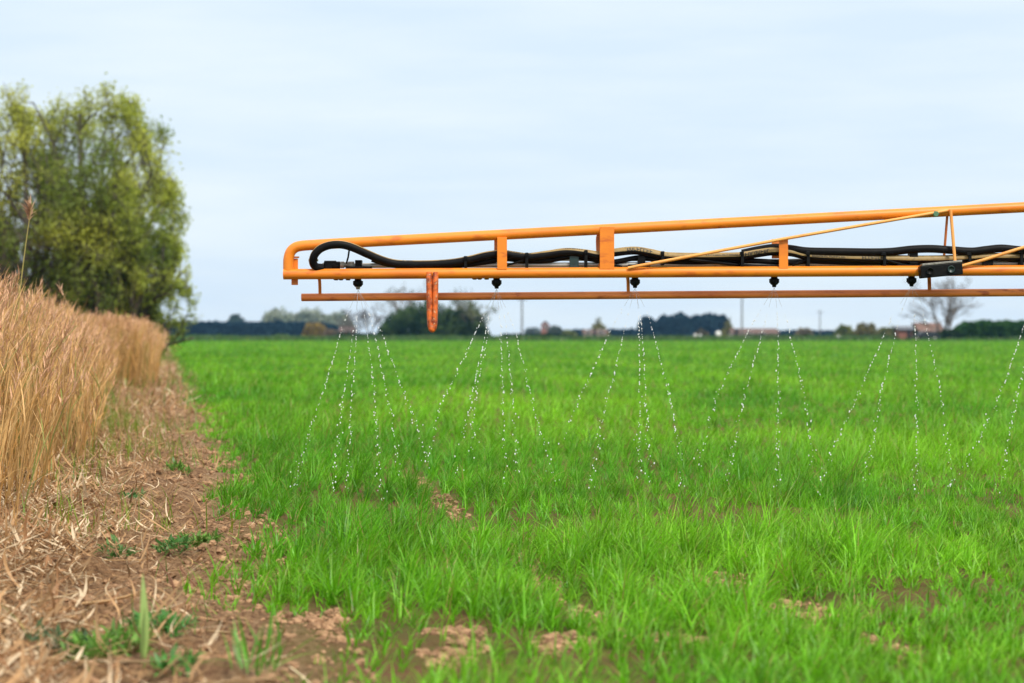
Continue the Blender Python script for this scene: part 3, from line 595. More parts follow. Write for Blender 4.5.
# ------------------------------------------------------------------ trees
def branch_out(parents, n_per, len_ratio, ang, t_lo, t_hi, up, K=6, wob=0.12, rr=0.55, rmin=0.01):
    P, rad = parents; Np = len(P); n = Np * n_per; ii = np.repeat(np.arange(Np), n_per); Kp = P.shape[1]
    t = rng.uniform(t_lo, t_hi, n); s = t * (Kp - 1); i0 = np.minimum(s.astype(int), Kp - 2); fr = (s - i0)[:, None]
    b = P[ii, i0] * (1 - fr) + P[ii, i0 + 1] * fr; tg = P[ii, i0 + 1] - P[ii, i0]; tg /= np.linalg.norm(tg, axis=1, keepdims=True)
    plen = np.linalg.norm(P[ii, -1] - P[ii, 0], axis=1); L = plen * len_ratio * rng.uniform(0.6, 1.3, n) * (1.15 - 0.5 * t)
    rv = rng.normal(0, 1, (n, 3)); rv -= tg * np.sum(rv * tg, 1, keepdims=True); rv /= np.linalg.norm(rv, axis=1, keepdims=True)
    a = ang * rng.uniform(0.6, 1.4, n); dirv = tg * np.cos(a)[:, None] + rv * np.sin(a)[:, None]
    r0 = np.maximum((rad[ii, i0] * rr), rmin); pts = [b]; p = b.copy()
    for k in range(K - 1):
        dirv = dirv + rng.normal(0, wob, (n, 3)) + np.array([0, 0, up]) ; dirv /= np.linalg.norm(dirv, axis=1, keepdims=True); p = p + dirv * (L / (K - 1))[:, None]; pts.append(p)
    Q = np.stack(pts, 1); rd = r0[:, None] * np.linspace(1, 0.35, K)[None]; return Q, np.maximum(rd, rmin * 0.7)
def leaves_on(tw, per, spread, size, n_max=None):
    P, _ = tw; n = len(P) * per; ii = np.repeat(np.arange(len(P)), per); K = P.shape[1]; s = rng.uniform(0.15, 1, n) * (K - 1); i0 = np.minimum(s.astype(int), K - 2); fr = (s - i0)[:, None]
    return P[ii, i0] * (1 - fr) + P[ii, i0 + 1] * fr + rng.normal(0, spread, (n, 3))
def leaf_quads(mb, C, size, tint, droop=0.0, aspect=0.5):
    n = len(C); a = rng.normal(0, 1, (n, 3)); a[:, 2] -= droop; a /= np.linalg.norm(a, axis=1, keepdims=True); b = np.cross(a, rng.normal(0, 1, (n, 3))); b /= np.linalg.norm(b, axis=1, keepdims=True)
    s = (size * rng.uniform(0.6, 1.4, n))[:, None]; V = np.stack([C - a * s, C + b * s * aspect, C + a * s, C - b * s * aspect], 1)
    mb.add(V.reshape(-1, 3), np.arange(n * 4).reshape(n, 4), np.repeat(tint, 4, 0))
def fit(arrs, cx, wx, z0, z1, y0, deep, keep_bottom=True):
    """scale a tree grown at the origin so that its crown has the width and height measured"""
    allp = np.concatenate([a.reshape(-1, 3) for a in arrs]); lo, hi = np.percentile(allp, 0.5, 0), np.percentile(allp, 99.5, 0)
    sx = wx / (hi[0] - lo[0]); sy = deep / (hi[1] - lo[1]); sz = (z1 - z0) / hi[2]; mx_ = (hi[0] + lo[0]) / 2
    def g(a):
        a = a.copy(); h = np.clip(a[..., 2:3] / (0.3 * hi[2]), 0, 1); a[..., 0] = (a[..., 0] - mx_ * h[..., 0]) * sx + cx; a[..., 1] = a[..., 1] * sy + y0; a[..., 2] = a[..., 2] * sz + z0; return a
    return [g(a) for a in arrs]
def skeleton(stems, spread, lvls, up, seed, K=7, lean=0.35, wob=0.10):
    global rng; keep = rng; rng = np.random.default_rng(seed)
    az = np.arange(stems) * 2 * np.pi / stems + rng.uniform(-0.4, 0.4, stems); le = lean * rng.uniform(0.3, 1.2, stems) if stems > 1 else np.array([0.03]); pts = []
    p = np.stack([np.cos(az) * 0.12, np.sin(az) * 0.12, np.zeros(stems)], -1) * (stems > 1); dirv = np.stack([np.sin(le) * np.cos(az), np.sin(le) * np.sin(az), np.cos(le)], -1); pts = [p]
    for k in range(K - 1):
        dirv = dirv + rng.normal(0, wob * 0.7, (stems, 3)) + np.array([0, 0, 0.02]); dirv /= np.linalg.norm(dirv, axis=1, keepdims=True); p = p + dirv * (6.0 / (K - 1)) * (rng.uniform(0.85, 1.1, (stems, 1))); pts.append(p)
    P = np.stack(pts, 1); rad = np.repeat(np.linspace(0.19, 0.05, K)[None], stems, 0); out_ = [(P, rad)]
    cur = (P, rad)
    for (npr, lr, an, tl) in lvls:
        cur = branch_out(cur, npr, lr, an, tl, 0.98, up, rmin=0.012, wob=wob); out_.append(cur)
    rng = keep; return out_
def tree(name, label, px, d, wpx, top, base_py=None, stems=1, lvls=((7, .6, .8, .25), (6, .5, .7, .2), (4, .5, .7, .2)), per=14, leaf=0.1, cols=((0.05, 0.09, 0.02), (0.09, 0.13, 0.03)), bark=(1, 1, 1), seed=1, spread=0.12, group=None, cat='tree', up=0.05, deep=None, lean=0.35, twig=1.0, droop=0.0, cull=None, wob=0.10, warp=None, extra=None):
    global rng
    x = (px - 512) / F * d; wx = wpx / F * d; z1 = CAM_H + (HY - top) / F * d; sk = skeleton(stems, 1.0, lvls, up, seed, lean=lean, wob=wob)
    keep = rng; rng = np.random.default_rng(seed + 500)
    b = np.array([x, d, 0.0]); mb = MB(); root = empty(name, b); tag(root, label, cat, group)
    C = leaves_on(sk[-1], per, spread, leaf) if per else np.zeros((0, 3))
    if per and len(sk) > 2: C = np.concatenate([C, leaves_on(sk[-2], max(1, per // 2), spread * 1.3, leaf)])
    arrs = fit([s[0] for s in sk] + ([C] if per else []), x, wx, 0.0, z1, d, deep or wx)
    if warp is not None: arrs = [arrs[0]] + [warp(a) for a in arrs[1:]]; arrs[-1] = arrs[-1] + rng.normal(0, 0.12, arrs[-1].shape)
    for e in (extra or ()):                                 # more sprays of limbs from the same base
        k2 = skeleton(e['stems'], 1.0, e['lvls'], e['up'], e['seed'], lean=e['lean'], wob=wob); rng = np.random.default_rng(seed + 501)
        C2 = np.concatenate([leaves_on(k2[-1], per, spread, leaf), leaves_on(k2[-2], per // 2, spread * 1.3, leaf)])
        a2 = fit([q_[0] for q_ in k2] + [C2], (e['px'] - 512) / F * d, e['wpx'] / F * d, 0.0, CAM_H + (HY - e['top']) / F * d, d - 0.8, e['wpx'] / F * d)
        sk = sk + k2; arrs = arrs[:-1] + a2[:-1] + [np.concatenate([arrs[-1], a2[-1]])]
    sc = wx / 6.0
    for (P, rd), Q in zip(sk, arrs): 
        k = np.maximum(rd * min(1.0, max(0.35, sc)), 0.006 * twig * d / 60); batch_tubes(mb, Q, k, np.tile(np.array(bark, float), (len(Q), 1)), 5 if len(Q) < 40 else 3)
    mb.build('trunk', M['bark'], root, b)
    if per:
        C = arrs[-1]
        if cull is not None: C = C[cull(C)]
        n = len(C); k = fbm(C[:, 0] / wx * 7 + C[:, 1] / wx * 4, C[:, 2] / wx * 7 + seed, seed, 3); k = np.clip((k - 0.32) * 2.6, 0, 1)[:, None]; c = np.array(cols[0]) + (np.array(cols[1]) - np.array(cols[0])) * k
        mb = MB(); leaf_quads(mb, C, leaf, c * rng.uniform(0.7, 1.3, (n, 1)), droop); mb.build('crown', M['willow'] if 'willow' in name else M['leaf'], root, b)
    rng = keep; return root
def leafmass(name, label, cat, px0, px1, top, d, cols, n, leaf, deep, seed=3, rough=0.22, group=None, round_=False, trunk=True, base=0.0, cone=False):
    """a bush, hedge or dense far tree: leaf faces spread through its volume with an uneven, clumped outline, on a short trunk"""
    global rng; keep = rng; rng = np.random.default_rng(seed)
    x0, x1 = (px0 - 512) / F * d, (px1 - 512) / F * d; H = CAM_H + (HY - top) / F * d; W = x1 - x0; b = np.array([(x0 + x1) / 2, d, 0.0]); root = empty(name, b); tag(root, label, cat, group)
    x = rng.uniform(-0.5, 0.5, n); y = rng.uniform(-0.5, 0.5, n); z = rng.random(n) ** 0.8
    lump = fbm(x * W / H * 3.2 + seed, y * 3 + 2.2, seed, 3)
    if round_: prof = np.clip(1 - np.abs(2 * x) ** 2.8, 0, 1) ** 0.6 * np.clip(1 - (1.6 * y) ** 2, 0, 1) ** 0.5; prof = np.where(z < 0.35, prof, prof)
    elif cone: rr = np.sqrt(x ** 2 + y ** 2) * 2; prof = np.clip(1.05 - rr, 0, 1)
    else: prof = np.clip(1 - (2 * np.abs(x)) ** 14, 0, 1) * (0.9 + 0.1 * np.cos(y * 3))
    hz = prof * (1 - rough + 2.6 * rough * (lump - 0.5) + (rough * 1.2 * (fbm(x * W / H * 9 + seed, y * 7, seed + 9, 2) - 0.5))); C = np.stack([x * W, y * deep, base + z * hz * (H - base)], -1) + b; C[:, :2] += rng.normal(0, 0.03 * H, (n, 2))
    if round_: C = C[prof > 0.12]
    n = len(C); k = np.clip((fbm(C[:, 0] / H * 5, C[:, 2] / H * 5 + C[:, 1] / H * 2, seed + 4, 3) - 0.3) * 2.4, 0, 1)[:, None]
    c = np.array(cols[0]) + (np.array(cols[1]) - np.array(cols[0])) * k; mb = MB(); leaf_quads(mb, C, leaf, c * rng.uniform(0.7, 1.3, (n, 1)), aspect=0.7); mb.build('crown' if trunk else 'foliage', M['leaf'], root, b)
    if trunk:
        mb = MB(); q = 1
        for i in range(q):
            bx = b[0] + (i + 0.5 - q / 2) * W / q; tube(mb, [(bx, d, 0), (bx + 0.1, d, H * 0.35), (bx - 0.1, d, H * 0.75)], [0.05 * H, 0.035 * H, 0.012 * H], 6)
        mb.build('trunk', M['bark'], root, b)
    rng = keep; return root

# the willow at the left
WILLOW = ((0.18, 0.25, 0.04), (0.48, 0.51, 0.08))
def dome(px0, px1, top, d, bottom_z=0.3):
    """keeps a crown inside a rounded dome: points beyond it are drawn in softly"""
    cx = ((px0 + px1) / 2 - 512) / F * d; ax = (px1 - px0) / 2 / F * d; zt = CAM_H + (HY - top) / F * d; zc = zt * 0.46
    def g(A, soft=True):
        A = A.copy(); u = (A[..., 0] - cx) / ax; v = (A[..., 1] - d) / (ax * 0.9); w_ = np.where(A[..., 2] > zc, (A[..., 2] - zc) / (zt - zc), (A[..., 2] - zc) / (zc * 1.25))
        r = (np.abs(u) ** 2.3 + np.abs(v) ** 2.3 + np.abs(w_) ** 2.3) ** (1 / 2.3); k = np.where(r > 0.72, (0.72 + 0.30 * np.tanh((r - 0.72) / 0.55)) / np.maximum(r, 1e-6), 1.0)
        A[..., 0] = cx + u * k * ax; A[..., 1] = d + v * k * ax * 0.9; A[..., 2] = np.where(w_ > 0, zc + w_ * k * (zt - zc), zc + w_ * k * zc * 1.25); return A
    return g
tree('willow_tree', 'large spreading willow with fresh yellow green leaves behind the reeds', 66, 62, 270, 74, stems=8, lean=0.75,
     lvls=((9, .62, .8, .10), (7, .52, .8, .12), (6, .55, .75, .12)), per=15, leaf=0.055, cols=WILLOW, seed=24, spread=0.12, up=0.03, deep=7.5, twig=0.8, droop=0.5, warp=dome(-58, 193, 66, 62),
     extra=(dict(px=122, wpx=150, top=196, stems=9, lean=1.0, seed=91, up=0.05, lvls=((8, .62, .8, .05), (6, .55, .8, .1), (5, .55, .75, .1))),
            dict(px=2, wpx=170, top=100, stems=5, lean=0.6, seed=93, up=0.03, lvls=((7, .6, .8, .1), (6, .52, .8, .12), (5, .55, .75, .12)))))

# ------------------------------------------------------------------ far side of the field
HAZE_BLUE = ((0.009, 0.028, 0.040), (0.016, 0.042, 0.052)); DK = ((0.010, 0.028, 0.008), (0.030, 0.060, 0.016)); PALE = ((0.22, 0.26, 0.18), (0.32, 0.35, 0.26)); YEL = ((0.16, 0.16, 0.03), (0.24, 0.22, 0.05))  # first pair: blue of distant haze mixed into the leaf colour
leafmass('tall_hedge', 'long straight dark blue hedge on the horizon beside the willow', 'hedge', 120, 346, 321, 620, HAZE_BLUE, 16000, 0.55, 8, seed=5, rough=0.06, trunk=False)
leafmass('round_tree', 'small round tree rising above the long dark hedge', 'tree', 227, 244, 312.5, 640, ((0.05, 0.08, 0.06), (0.08, 0.11, 0.08)), 2500, 0.5, 5, seed=6, round_=True, base=2.0)
for i, (a, b_, tp, s) in enumerate(((258, 302, 304.5, 7), (286, 330, 303, 8), (316, 354, 304, 9))):
    leafmass('pale_tree', ('leftmost of the three pale spring trees above the dark hedge', 'middle one of the three pale spring trees above the dark hedge', 'rightmost of the three pale spring trees, above the end of the dark hedge')[i], 'tree', a, b_, tp, 700, PALE, 3400, 0.55, 9, seed=s, round_=True, group='pale trees behind the dark hedge', base=0.5)
for i, (c, wv, tp, s) in enumerate(((352, 30, 309, 31), (372, 26, 307, 32))):
    tree('bare_tree', ('faint leafless tree right behind the end of the dark hedge', 'faint leafless tree between the pale trees and the big bush')[i], c, 480, wv, tp, stems=3, per=0, seed=s, bark=(1.3, 1.25, 1.3), group='faint leafless trees', twig=0.55, lvls=((8, .6, .6, .2), (6, .5, .6, .2), (5, .5, .6, .2)))
leafmass('autumn_bush', 'golden brown bush standing in front of the dark hedge', 'bush', 303, 328, 319.5, 420, ((0.19, 0.13, 0.03), (0.28, 0.20, 0.05)), 2600, 0.3, 4, seed=10, round_=True)
leafmass('low_bush', 'low brown bush at the foot of the golden bush', 'bush', 322, 340, 327, 400, ((0.13, 0.10, 0.06), (0.17, 0.12, 0.07)), 900, 0.3, 3, seed=11, round_=True)
leafmass('scrub_hedge', 'low dark scrub along the field between the pinkish house and the big dark bush', 'hedge', 334, 392, 331.5, 345, DK, 2600, 0.22, 3, seed=71, rough=0.35, trunk=False)
leafmass('green_bush', 'small bright green bush in front of the long dark hedge', 'bush', 272, 290, 332.5, 330, ((0.08, 0.14, 0.03), (0.11, 0.18, 0.04)), 700, 0.16, 2, seed=12, round_=True)
# big dark bush in the middle
leafmass('dark_bush', 'large dense dark green bush beyond the field below the boom leg', 'bush', 379, 470, 294, 290, ((0.015, 0.040, 0.010), (0.062, 0.105, 0.026)), 11000, 0.22, 9, seed=13, round_=True, rough=0.3)
leafmass('dark_shrub', 'dark green shrub joined to the right side of the large dark bush', 'bush', 432, 489, 299, 288, ((0.016, 0.040, 0.010), (0.06, 0.10, 0.028)), 6500, 0.2, 6, seed=14, round_=True, rough=0.3)
tree('slender_tree', 'thin pale leaved tree at the right edge of the dark bush', 476, 286, 44, 301, stems=3, per=2, leaf=0.17, cols=((0.10, 0.13, 0.05), (0.17, 0.19, 0.09)), seed=15, spread=0.2, lvls=((6, .55, .7, .2), (5, .5, .7, .2), (3, .5, .7, .2)), twig=0.45)
tree('thin_tree', 'leafless twiggy tree sticking out above the dark bush', 402, 296, 56, 281, stems=3, per=1, leaf=0.12, cols=((0.10, 0.12, 0.08), (0.14, 0.15, 0.10)), seed=16, bark=(1.8, 1.7, 1.6), twig=0.4)
tree('thin_tree', 'smaller leafless tree above the right half of the dark bush', 462, 297, 26, 288, stems=2, per=2, leaf=0.12, cols=((0.10, 0.13, 0.07), (0.14, 0.16, 0.09)), seed=17, bark=(1.6, 1.6, 1.5), twig=0.4)
# houses
def house(name, label, px0, px1, eave, ridge, d, wall, roof, deep=6.0, gable=False, chimney=False, doors=(), windows=(), cat='house', group=None):
    x0, x1 = (px0 - 512) / F * d, (px1 - 512) / F * d; ze = CAM_H + (HY - eave) / F * d; zr = CAM_H + (HY - ridge) / F * d; b = np.array([(x0 + x1) / 2, d, 0.0]); root = empty(name, b); tag(root, label, cat, group)
    mb = MB(); y1 = d + deep; xm = (x0 + x1) / 2; ym = d + deep / 2
    if gable:
        V = [(x0, d, 0), (x1, d, 0), (x1, d, ze), (xm, d, zr), (x0, d, ze), (x0, y1, 0), (x1, y1, 0), (x1, y1, ze), (xm, y1, zr), (x0, y1, ze)]
        mb.add(V, [(0, 1, 2, 4), (6, 5, 9, 7), (1, 6, 7, 2), (5, 0, 4, 9)]); mb.add(V, [(4, 2, 3), (7, 9, 8)])
    else:
        V = [(x0, d, 0), (x1, d, 0), (x1, d, ze), (x0, d, ze), (x0, y1, 0), (x1, y1, 0), (x1, y1, ze), (x0, y1, ze), (x0, ym, zr), (x1, ym, zr)]
        mb.add(V, [(0, 1, 2, 3), (5, 4, 7, 6), (1, 5, 6, 2), (4, 0, 3, 7)]); mb.add(V, [(2, 6, 9), (7, 3, 8)])
    mb.build('wall', wall, root, b); mb = MB(); o = 0.3; th = 0.12
    if gable:
        sl = (zr - ze) / (xm - x0)
        for s_, xe in ((-1, x0 - o), (1, x1 + o)):
            zE = ze - o * sl; V = [(xe, d - o, zE + .02), (xm, d - o, zr + .02), (xm, y1 + o, zr + .02), (xe, y1 + o, zE + .02)]; V2 = [(a, c, e + th) for a, c, e in V]; V = V + V2
            mb.add(V, [(0, 1, 2, 3), (7, 6, 5, 4), (0, 4, 5, 1), (2, 6, 7, 3), (0, 3, 7, 4), (1, 5, 6, 2)])
    else:
        sl = (zr - ze) / (deep / 2)
        for ye in (d - o, y1 + o):
            zE = ze - o * sl; V = [(x0 - o, ye, zE + .02), (x0 - o, ym, zr + .02), (x1 + o, ym, zr + .02), (x1 + o, ye, zE + .02)]; V2 = [(a, c, e + th) for a, c, e in V]; V = V + V2
            mb.add(V, [(0, 1, 2, 3), (7, 6, 5, 4), (0, 4, 5, 1), (2, 6, 7, 3), (0, 3, 7, 4), (1, 5, 6, 2)])
    rf = mb.build('roof', roof, root, b)
    if chimney:
        mb = MB(); cx = x0 + 0.7; bbox(mb, (cx - .4, ym - .4, zr - 0.6), (cx + .4, ym + .4, zr + 1.0), 0.03); bbox(mb, (cx - .48, ym - .48, zr + .85), (cx + .48, ym + .48, zr + 1.0), 0.02); mb.build('chimney', M['brick'], rf, b)
    for (f0, f1, z0, z1) in doors:
        mb = MB(); bbox(mb, (x0 + (x1 - x0) * f0, d - 0.06, z0), (x0 + (x1 - x0) * f1, d + 0.02, z1), 0.01); mb.build('door', M['dark'], root, b)
    for (f0, f1, z0, z1) in windows:
        a0, a1 = x0 + (x1 - x0) * f0, x0 + (x1 - x0) * f1; mb = MB(); t_ = 0.07
        for lo, hi in (((a0, z0), (a1, z0 + t_)), ((a0, z1 - t_), (a1, z1)), ((a0, z0 + t_), (a0 + t_, z1 - t_)), ((a1 - t_, z0 + t_), (a1, z1 - t_))): bbox(mb, (lo[0], d - 0.07, lo[1]), (hi[0], d + 0.02, hi[1]), 0.0)
        wi = mb.build('window', M['white'], root, b); mb = MB(); bbox(mb, (a0 + t_, d - 0.03, z0 + t_), (a1 - t_, d + 0.02, z1 - t_)); mb.build('pane', M['glass'], wi, b)
    return root
house('farmhouse', 'far house with a pinkish roof right of the dark hedge', 340, 353, 331, 327, 480, M['brick'], principled('pinkish_roof', (0.24, 0.15, 0.125), 0.8), windows=((0.15, 0.35, 1, 2), (0.6, 0.85, 1, 2)))
house('brick_house', 'narrow tall brick house end rising above the low hedge', 541.5, 549, 324.5, 321, 560, M['brick'], M['slate'], gable=True, windows=((0.3, 0.7, 2.6, 3.6),), chimney=False)
house('bungalow', 'low pale bungalow at the foot of the yellow green conical tree', 584, 607, 333, 330.2, 420, M['render'], M['rooftile'], windows=((0.12, 0.3, 0.9, 1.7), (0.62, 0.85, 0.9, 1.7)), doors=((0.42, 0.53, 0, 1.9),))
house('barn', 'long low barn with a brown roof beyond the field', 733, 778, 333.4, 329, 400, M['render'], M['rooftile'], deep=8, doors=((0.02, 0.13, 0, 1.9),), windows=((0.3, 0.42, 0.7, 1.4), (0.6, 0.72, 0.7, 1.4)), cat='barn')
house('brick_outhouse', 'small red brick outhouse at the field edge left of the bare tree', 899, 912, 329.5, 327, 246, M['brick'], M['slate'], deep=2.4, doors=((0.62, 0.9, 0, 1.5),), cat='outhouse')
house('roofed_house', 'house with a reddish roof half hidden behind the bare tree', 919, 943, 331, 323.5, 300, M['render'], principled('red_tile_roof', (0.16, 0.085, 0.06), 0.8, c2=(0.12, 0.07, 0.052), scale=3), deep=6, windows=((0.2, 0.4, 0.8, 1.5), (0.6, 0.8, 0.8, 1.5)))
# poles
def pole(px, top, d, label, arm=True):
    x = (px - 512) / F * d; h = CAM_H + (HY - top) / F * d; b = np.array([x, d, 0]); root = empty('utility_pole', b); tag(root, label, 'utility pole', 'utility poles beyond the field')
    mb = MB(); tube(mb, [(x, d, 0), (x, d, h)], [0.17, 0.12], 8); mb.build('post', M['wood'], root, b)
    if arm:
        mb = MB(); bbox(mb, (x - 0.8, d - 0.2, h - 0.7), (x + 0.8, d - 0.1, h - 0.58), 0.01)
        for k in (-0.7, 0, 0.7): lathe(mb, [(0, .3), (.05, .28), (.06, .12), (.03, 0)], (x + k, d - 0.15, h - 0.58), 8)
        mb.build('crossarm', M['wood'], root, b)
pole(522, 296, 330, 'utility pole between the dark bush and the narrow brick house')
pole(742, 293, 340, 'utility pole beside the long low barn')
pole(820, 310, 520, 'far short utility pole right of the long low barn')
# low hedges
leafmass('low_hedge', 'low dark hedge in front of the narrow brick house', 'hedge', 498, 566, 333, 330, DK, 2600, 0.22, 3, seed=40, rough=0.2, trunk=False)
leafmass('grey_tree', 'greyish tree beside the narrow brick house', 'tree', 546, 566, 323.5, 520, ((0.06, 0.085, 0.06), (0.10, 0.12, 0.09)), 1500, 0.38, 5, seed=41, round_=True)
leafmass('haze_tree', 'faint grey tree left of the narrow brick house', 'tree', 524, 542, 325, 700, ((0.09, 0.11, 0.10), (0.13, 0.15, 0.13)), 1100, 0.5, 5, seed=141, round_=True)
leafmass('yellow_bush', 'yellow green bush left of the bungalow', 'bush', 560, 578, 328.5, 430, ((0.10, 0.13, 0.03), (0.16, 0.17, 0.05)), 1300, 0.28, 4, seed=42, round_=True)
leafmass('grey_hedge', 'blue grey hedge running behind the bungalow', 'hedge', 566, 645, 328.5, 640, HAZE_BLUE, 5000, 0.5, 5, seed=43, rough=0.18, trunk=False)
leafmass('front_hedge', 'low dark hedge along the field in front of the bungalow and dark tree clump', 'hedge', 556, 732, 335.0, 345, DK, 6500, 0.2, 3, seed=44, rough=0.35, trunk=False)
leafmass('conical_tree', 'yellow green conical tree behind the pale bungalow', 'tree', 586, 611, 312, 430, ((0.11, 0.13, 0.03), (0.20, 0.19, 0.06)), 2600, 0.26, 4, seed=45, cone=True)
cl = ((637, 658, 315, 'dark round tree at the left end of the dark clump'), (652, 674, 313.5, 'dark tree second from the left in the dark clump'), (664, 694, 310.5, 'tallest broad dark tree near the middle of the dark clump'),
      (686, 704, 313, 'narrow dark tree right of the tallest one in the clump'), (695, 718, 311.5, 'dark tree second from the right in the dark clump'), (708, 731, 311, 'dark tree at the right end of the clump beside the golden tree'))
for i, (a, b_, tp, lb) in enumerate(cl): leafmass('dark_tree', lb, 'tree', a, b_, tp, 600 + 4 * i, HAZE_BLUE, 3800, 0.5, 7, seed=50 + i, round_=True, rough=0.1, group='dark trees in the far clump')
leafmass('golden_tree', 'yellow green pointed tree at the right end of the dark clump', 'tree', 720, 737, 312.5, 520, ((0.13, 0.13, 0.02), (0.20, 0.18, 0.03)), 2600, 0.3, 4, seed=57, cone=True)
leafmass('brown_bush', 'brown bush in front of the dark tree clump', 'bush', 694, 709, 326.5, 430, ((0.09, 0.08, 0.045), (0.13, 0.11, 0.06)), 1100, 0.25, 3, seed=58, round_=True)
leafmass('far_hedge', 'long low dark blue hedge on the horizon behind the barn', 'hedge', 730, 860, 329.5, 680, HAZE_BLUE, 7000, 0.5, 6, seed=59, rough=0.2, trunk=False)
leafmass('blossom_bush', 'pinkish brown bush standing above the low blue hedge', 'bush', 795, 814, 325, 460, ((0.14, 0.12, 0.06), (0.20, 0.15, 0.09)), 1400, 0.28, 4, seed=60, round_=True)
leafmass('olive_tree', 'yellow green rounded tree right of the far utility pole', 'tree', 834, 853, 320, 400, ((0.08, 0.11, 0.02), (0.16, 0.17, 0.03)), 2200, 0.26, 4, seed=61, round_=True)
leafmass('olive_bush', 'brownish olive bush left half of the pair by the outhouse', 'bush', 853, 878, 319.5, 380, ((0.12, 0.11, 0.035), (0.18, 0.15, 0.05)), 2200, 0.26, 4, seed=62, round_=True, rough=0.25)
leafmass('olive_bush', 'yellowish olive bush close behind the brick outhouse', 'bush', 872, 902, 323.5, 370, ((0.10, 0.12, 0.035), (0.17, 0.16, 0.05)), 2400, 0.24, 4, seed=63, round_=True, rough=0.25)
leafmass('field_hedge', 'low green hedge running along the field from barn to outhouse', 'hedge', 735, 902, 334.0, 270, ((0.03, 0.08, 0.02), (0.055, 0.11, 0.03)), 9000, 0.16, 3, seed=64, rough=0.35, trunk=False)
leafmass('ivy_bush', 'dark green bush hanging over the brick outhouse roof', 'bush', 904, 920, 324, 249.5, DK, 1300, 0.16, 2, seed=65, round_=True)
leafmass('clipped_hedge', 'tall dense dark green hedge at the right edge of the field', 'hedge', 950, 1120, 319, 252, ((0.016, 0.055, 0.009), (0.045, 0.115, 0.018)), 24000, 0.17, 4, seed=66, rough=0.12, trunk=False)
leafmass('hedge_shrub', 'dark shrub below the bare tree joining the tall dark hedge', 'bush', 934, 962, 327, 250, DK, 2400, 0.17, 3, seed=67, round_=True, rough=0.2)
tree('bare_tree', 'wide leafless grey tree standing beside the tall dark hedge', 944, 256, 80, 276, stems=4, lean=0.3, per=0, seed=38, bark=(1.45, 1.35, 1.35), twig=0.42, lvls=((8, .62, .6, .2), (7, .5, .65, .2), (6, .5, .65, .15)), up=0.03)
# white bales and the parked car
def bale(px, py, wpx, d, label):
    r = wpx / 2 / F * d; x = (px - 512) / F * d; zc = max(CAM_H + (HY - py) / F * d, r * 0.95); mb = MB(); L = r * 1.6
    pr = [(0, 0), (r * .8, 0), (r * .95, .06 * L), (r, .15 * L), (r * 1.01, .5 * L), (r, .85 * L), (r * .95, .94 * L), (r * .8, L), (0, L)]; lathe(mb, pr, (x, d, zc), 18, axis='y')
    o = mb.build('wrapped_bale', M['white'], None, (x, d, zc - r), smooth=True); tag(o, label, 'bale', 'white wrapped bales')
bale(718.5, 333.6, 5.4, 430, 'white wrapped bale left of the golden pointed tree')
bale(695.5, 336.4, 4.6, 360, 'white wrapped bale lying low, left one of the touching pair')
bale(700.3, 336.6, 4.4, 360, 'white wrapped bale lying low, right one of the touching pair')
bale(838.5, 338.6, 5.2, 262, 'white wrapped bale at the foot of the rounded olive tree')
def car(px0, px1, d, label):
    x0, x1 = (px0 - 512) / F * d, (px1 - 512) / F * d; b = np.array([(x0 + x1) / 2, d, 0]); root = empty('parked_car', b); tag(root, label, 'car'); W = x1 - x0
    prof = np.array([(0, .3), (0.02, .62), (.12, .72), (.26, .80), (.38, 1.12), (.52, 1.18), (.72, 1.16), (.88, .86), (.99, .78), (1, .35)]); prof[:, 1] *= 1.0; L = 3.6; mb = MB(); n = len(prof); V = []
    for yy, s_ in ((d, .96), (d + .15, 1), (d + 1.4, 1), (d + 1.55, .96)): V += [(b[0] + (p[0] - .5) * L * s_, yy, .25 + (p[1] - .25) * (1 if .1 < yy - d < 1.5 else .97)) for p in prof]
    idx = np.arange(4 * n).reshape(4, n); A = idx[:-1]; B = np.roll(A, -1, 1); C_ = idx[1:]; D_ = np.roll(C_, -1, 1); mb.add(V, np.stack([A, C_, D_, B], -1).reshape(-1, 4))
    for rr_, fl in ((0, 1), (3, -1)):
        ring = np.array(V)[idx[rr_]]; k = np.arange(n); fc = np.stack([np.full(n, n), k, np.roll(k, -1)], -1); mb.add(np.vstack([ring, ring.mean(0)]), fc[:, ::fl])
    mb.build('body', M['carpaint'], root, b)
    mb = MB(); V = [(b[0] - .12 * L, d - .012, .80), (b[0] + .32 * L, d - .012, .80), (b[0] + .2 * L, d + .01, 1.06), (b[0] - .08 * L, d + .01, 1.06)]; mb.add(V, [(0, 1, 2, 3)]); mb.build('window', M['glass'], root, b)
    for k in (.2, .8):
        mb = MB(); lathe(mb, [(0, 0), (.28, 0), (.3, .03), (.3, .17), (.28, .2), (0, .2)], (b[0] + (k - .5) * L, d - .06, .3), 16, axis='y'); wh = mb.build('wheel', M['rubber'], root, b)
        mb = MB(); lathe(mb, [(0, -.012), (.16, -.012), (.18, 0)], (b[0] + (k - .5) * L, d - .06, .3), 12, axis='y'); mb.build('rim', M['steel'], wh, b)
car(914, 938, 244, 'dark low car parked at the field edge beside the brick outhouse')

# ------------------------------------------------------------------ the sprayer boom
U = D / F                                                    # metres per pixel at the boom
def q(px, py, back=0.0): 
    return at(px, py, D + back)
ytop = lambda px: 243 - (px - 345) * 0.0527
ybot = lambda px: 274.2 - (px - 284) * 0.0052
ygrd = lambda px: 297.4 - (px - 302) * 0.0068
XE = 1500                                                    # the boom runs on past the frame's right edge
ORG = q(284, 274)
boom = empty('sprayer_boom', ORG); tag(boom, 'orange tubular sprayer boom with black hoses and nozzles hanging over the crop', 'sprayer boom')
def part(mb, name, mat_, parent=boom, smooth=True): return mb.build(name, mat_, parent, ORG, smooth)
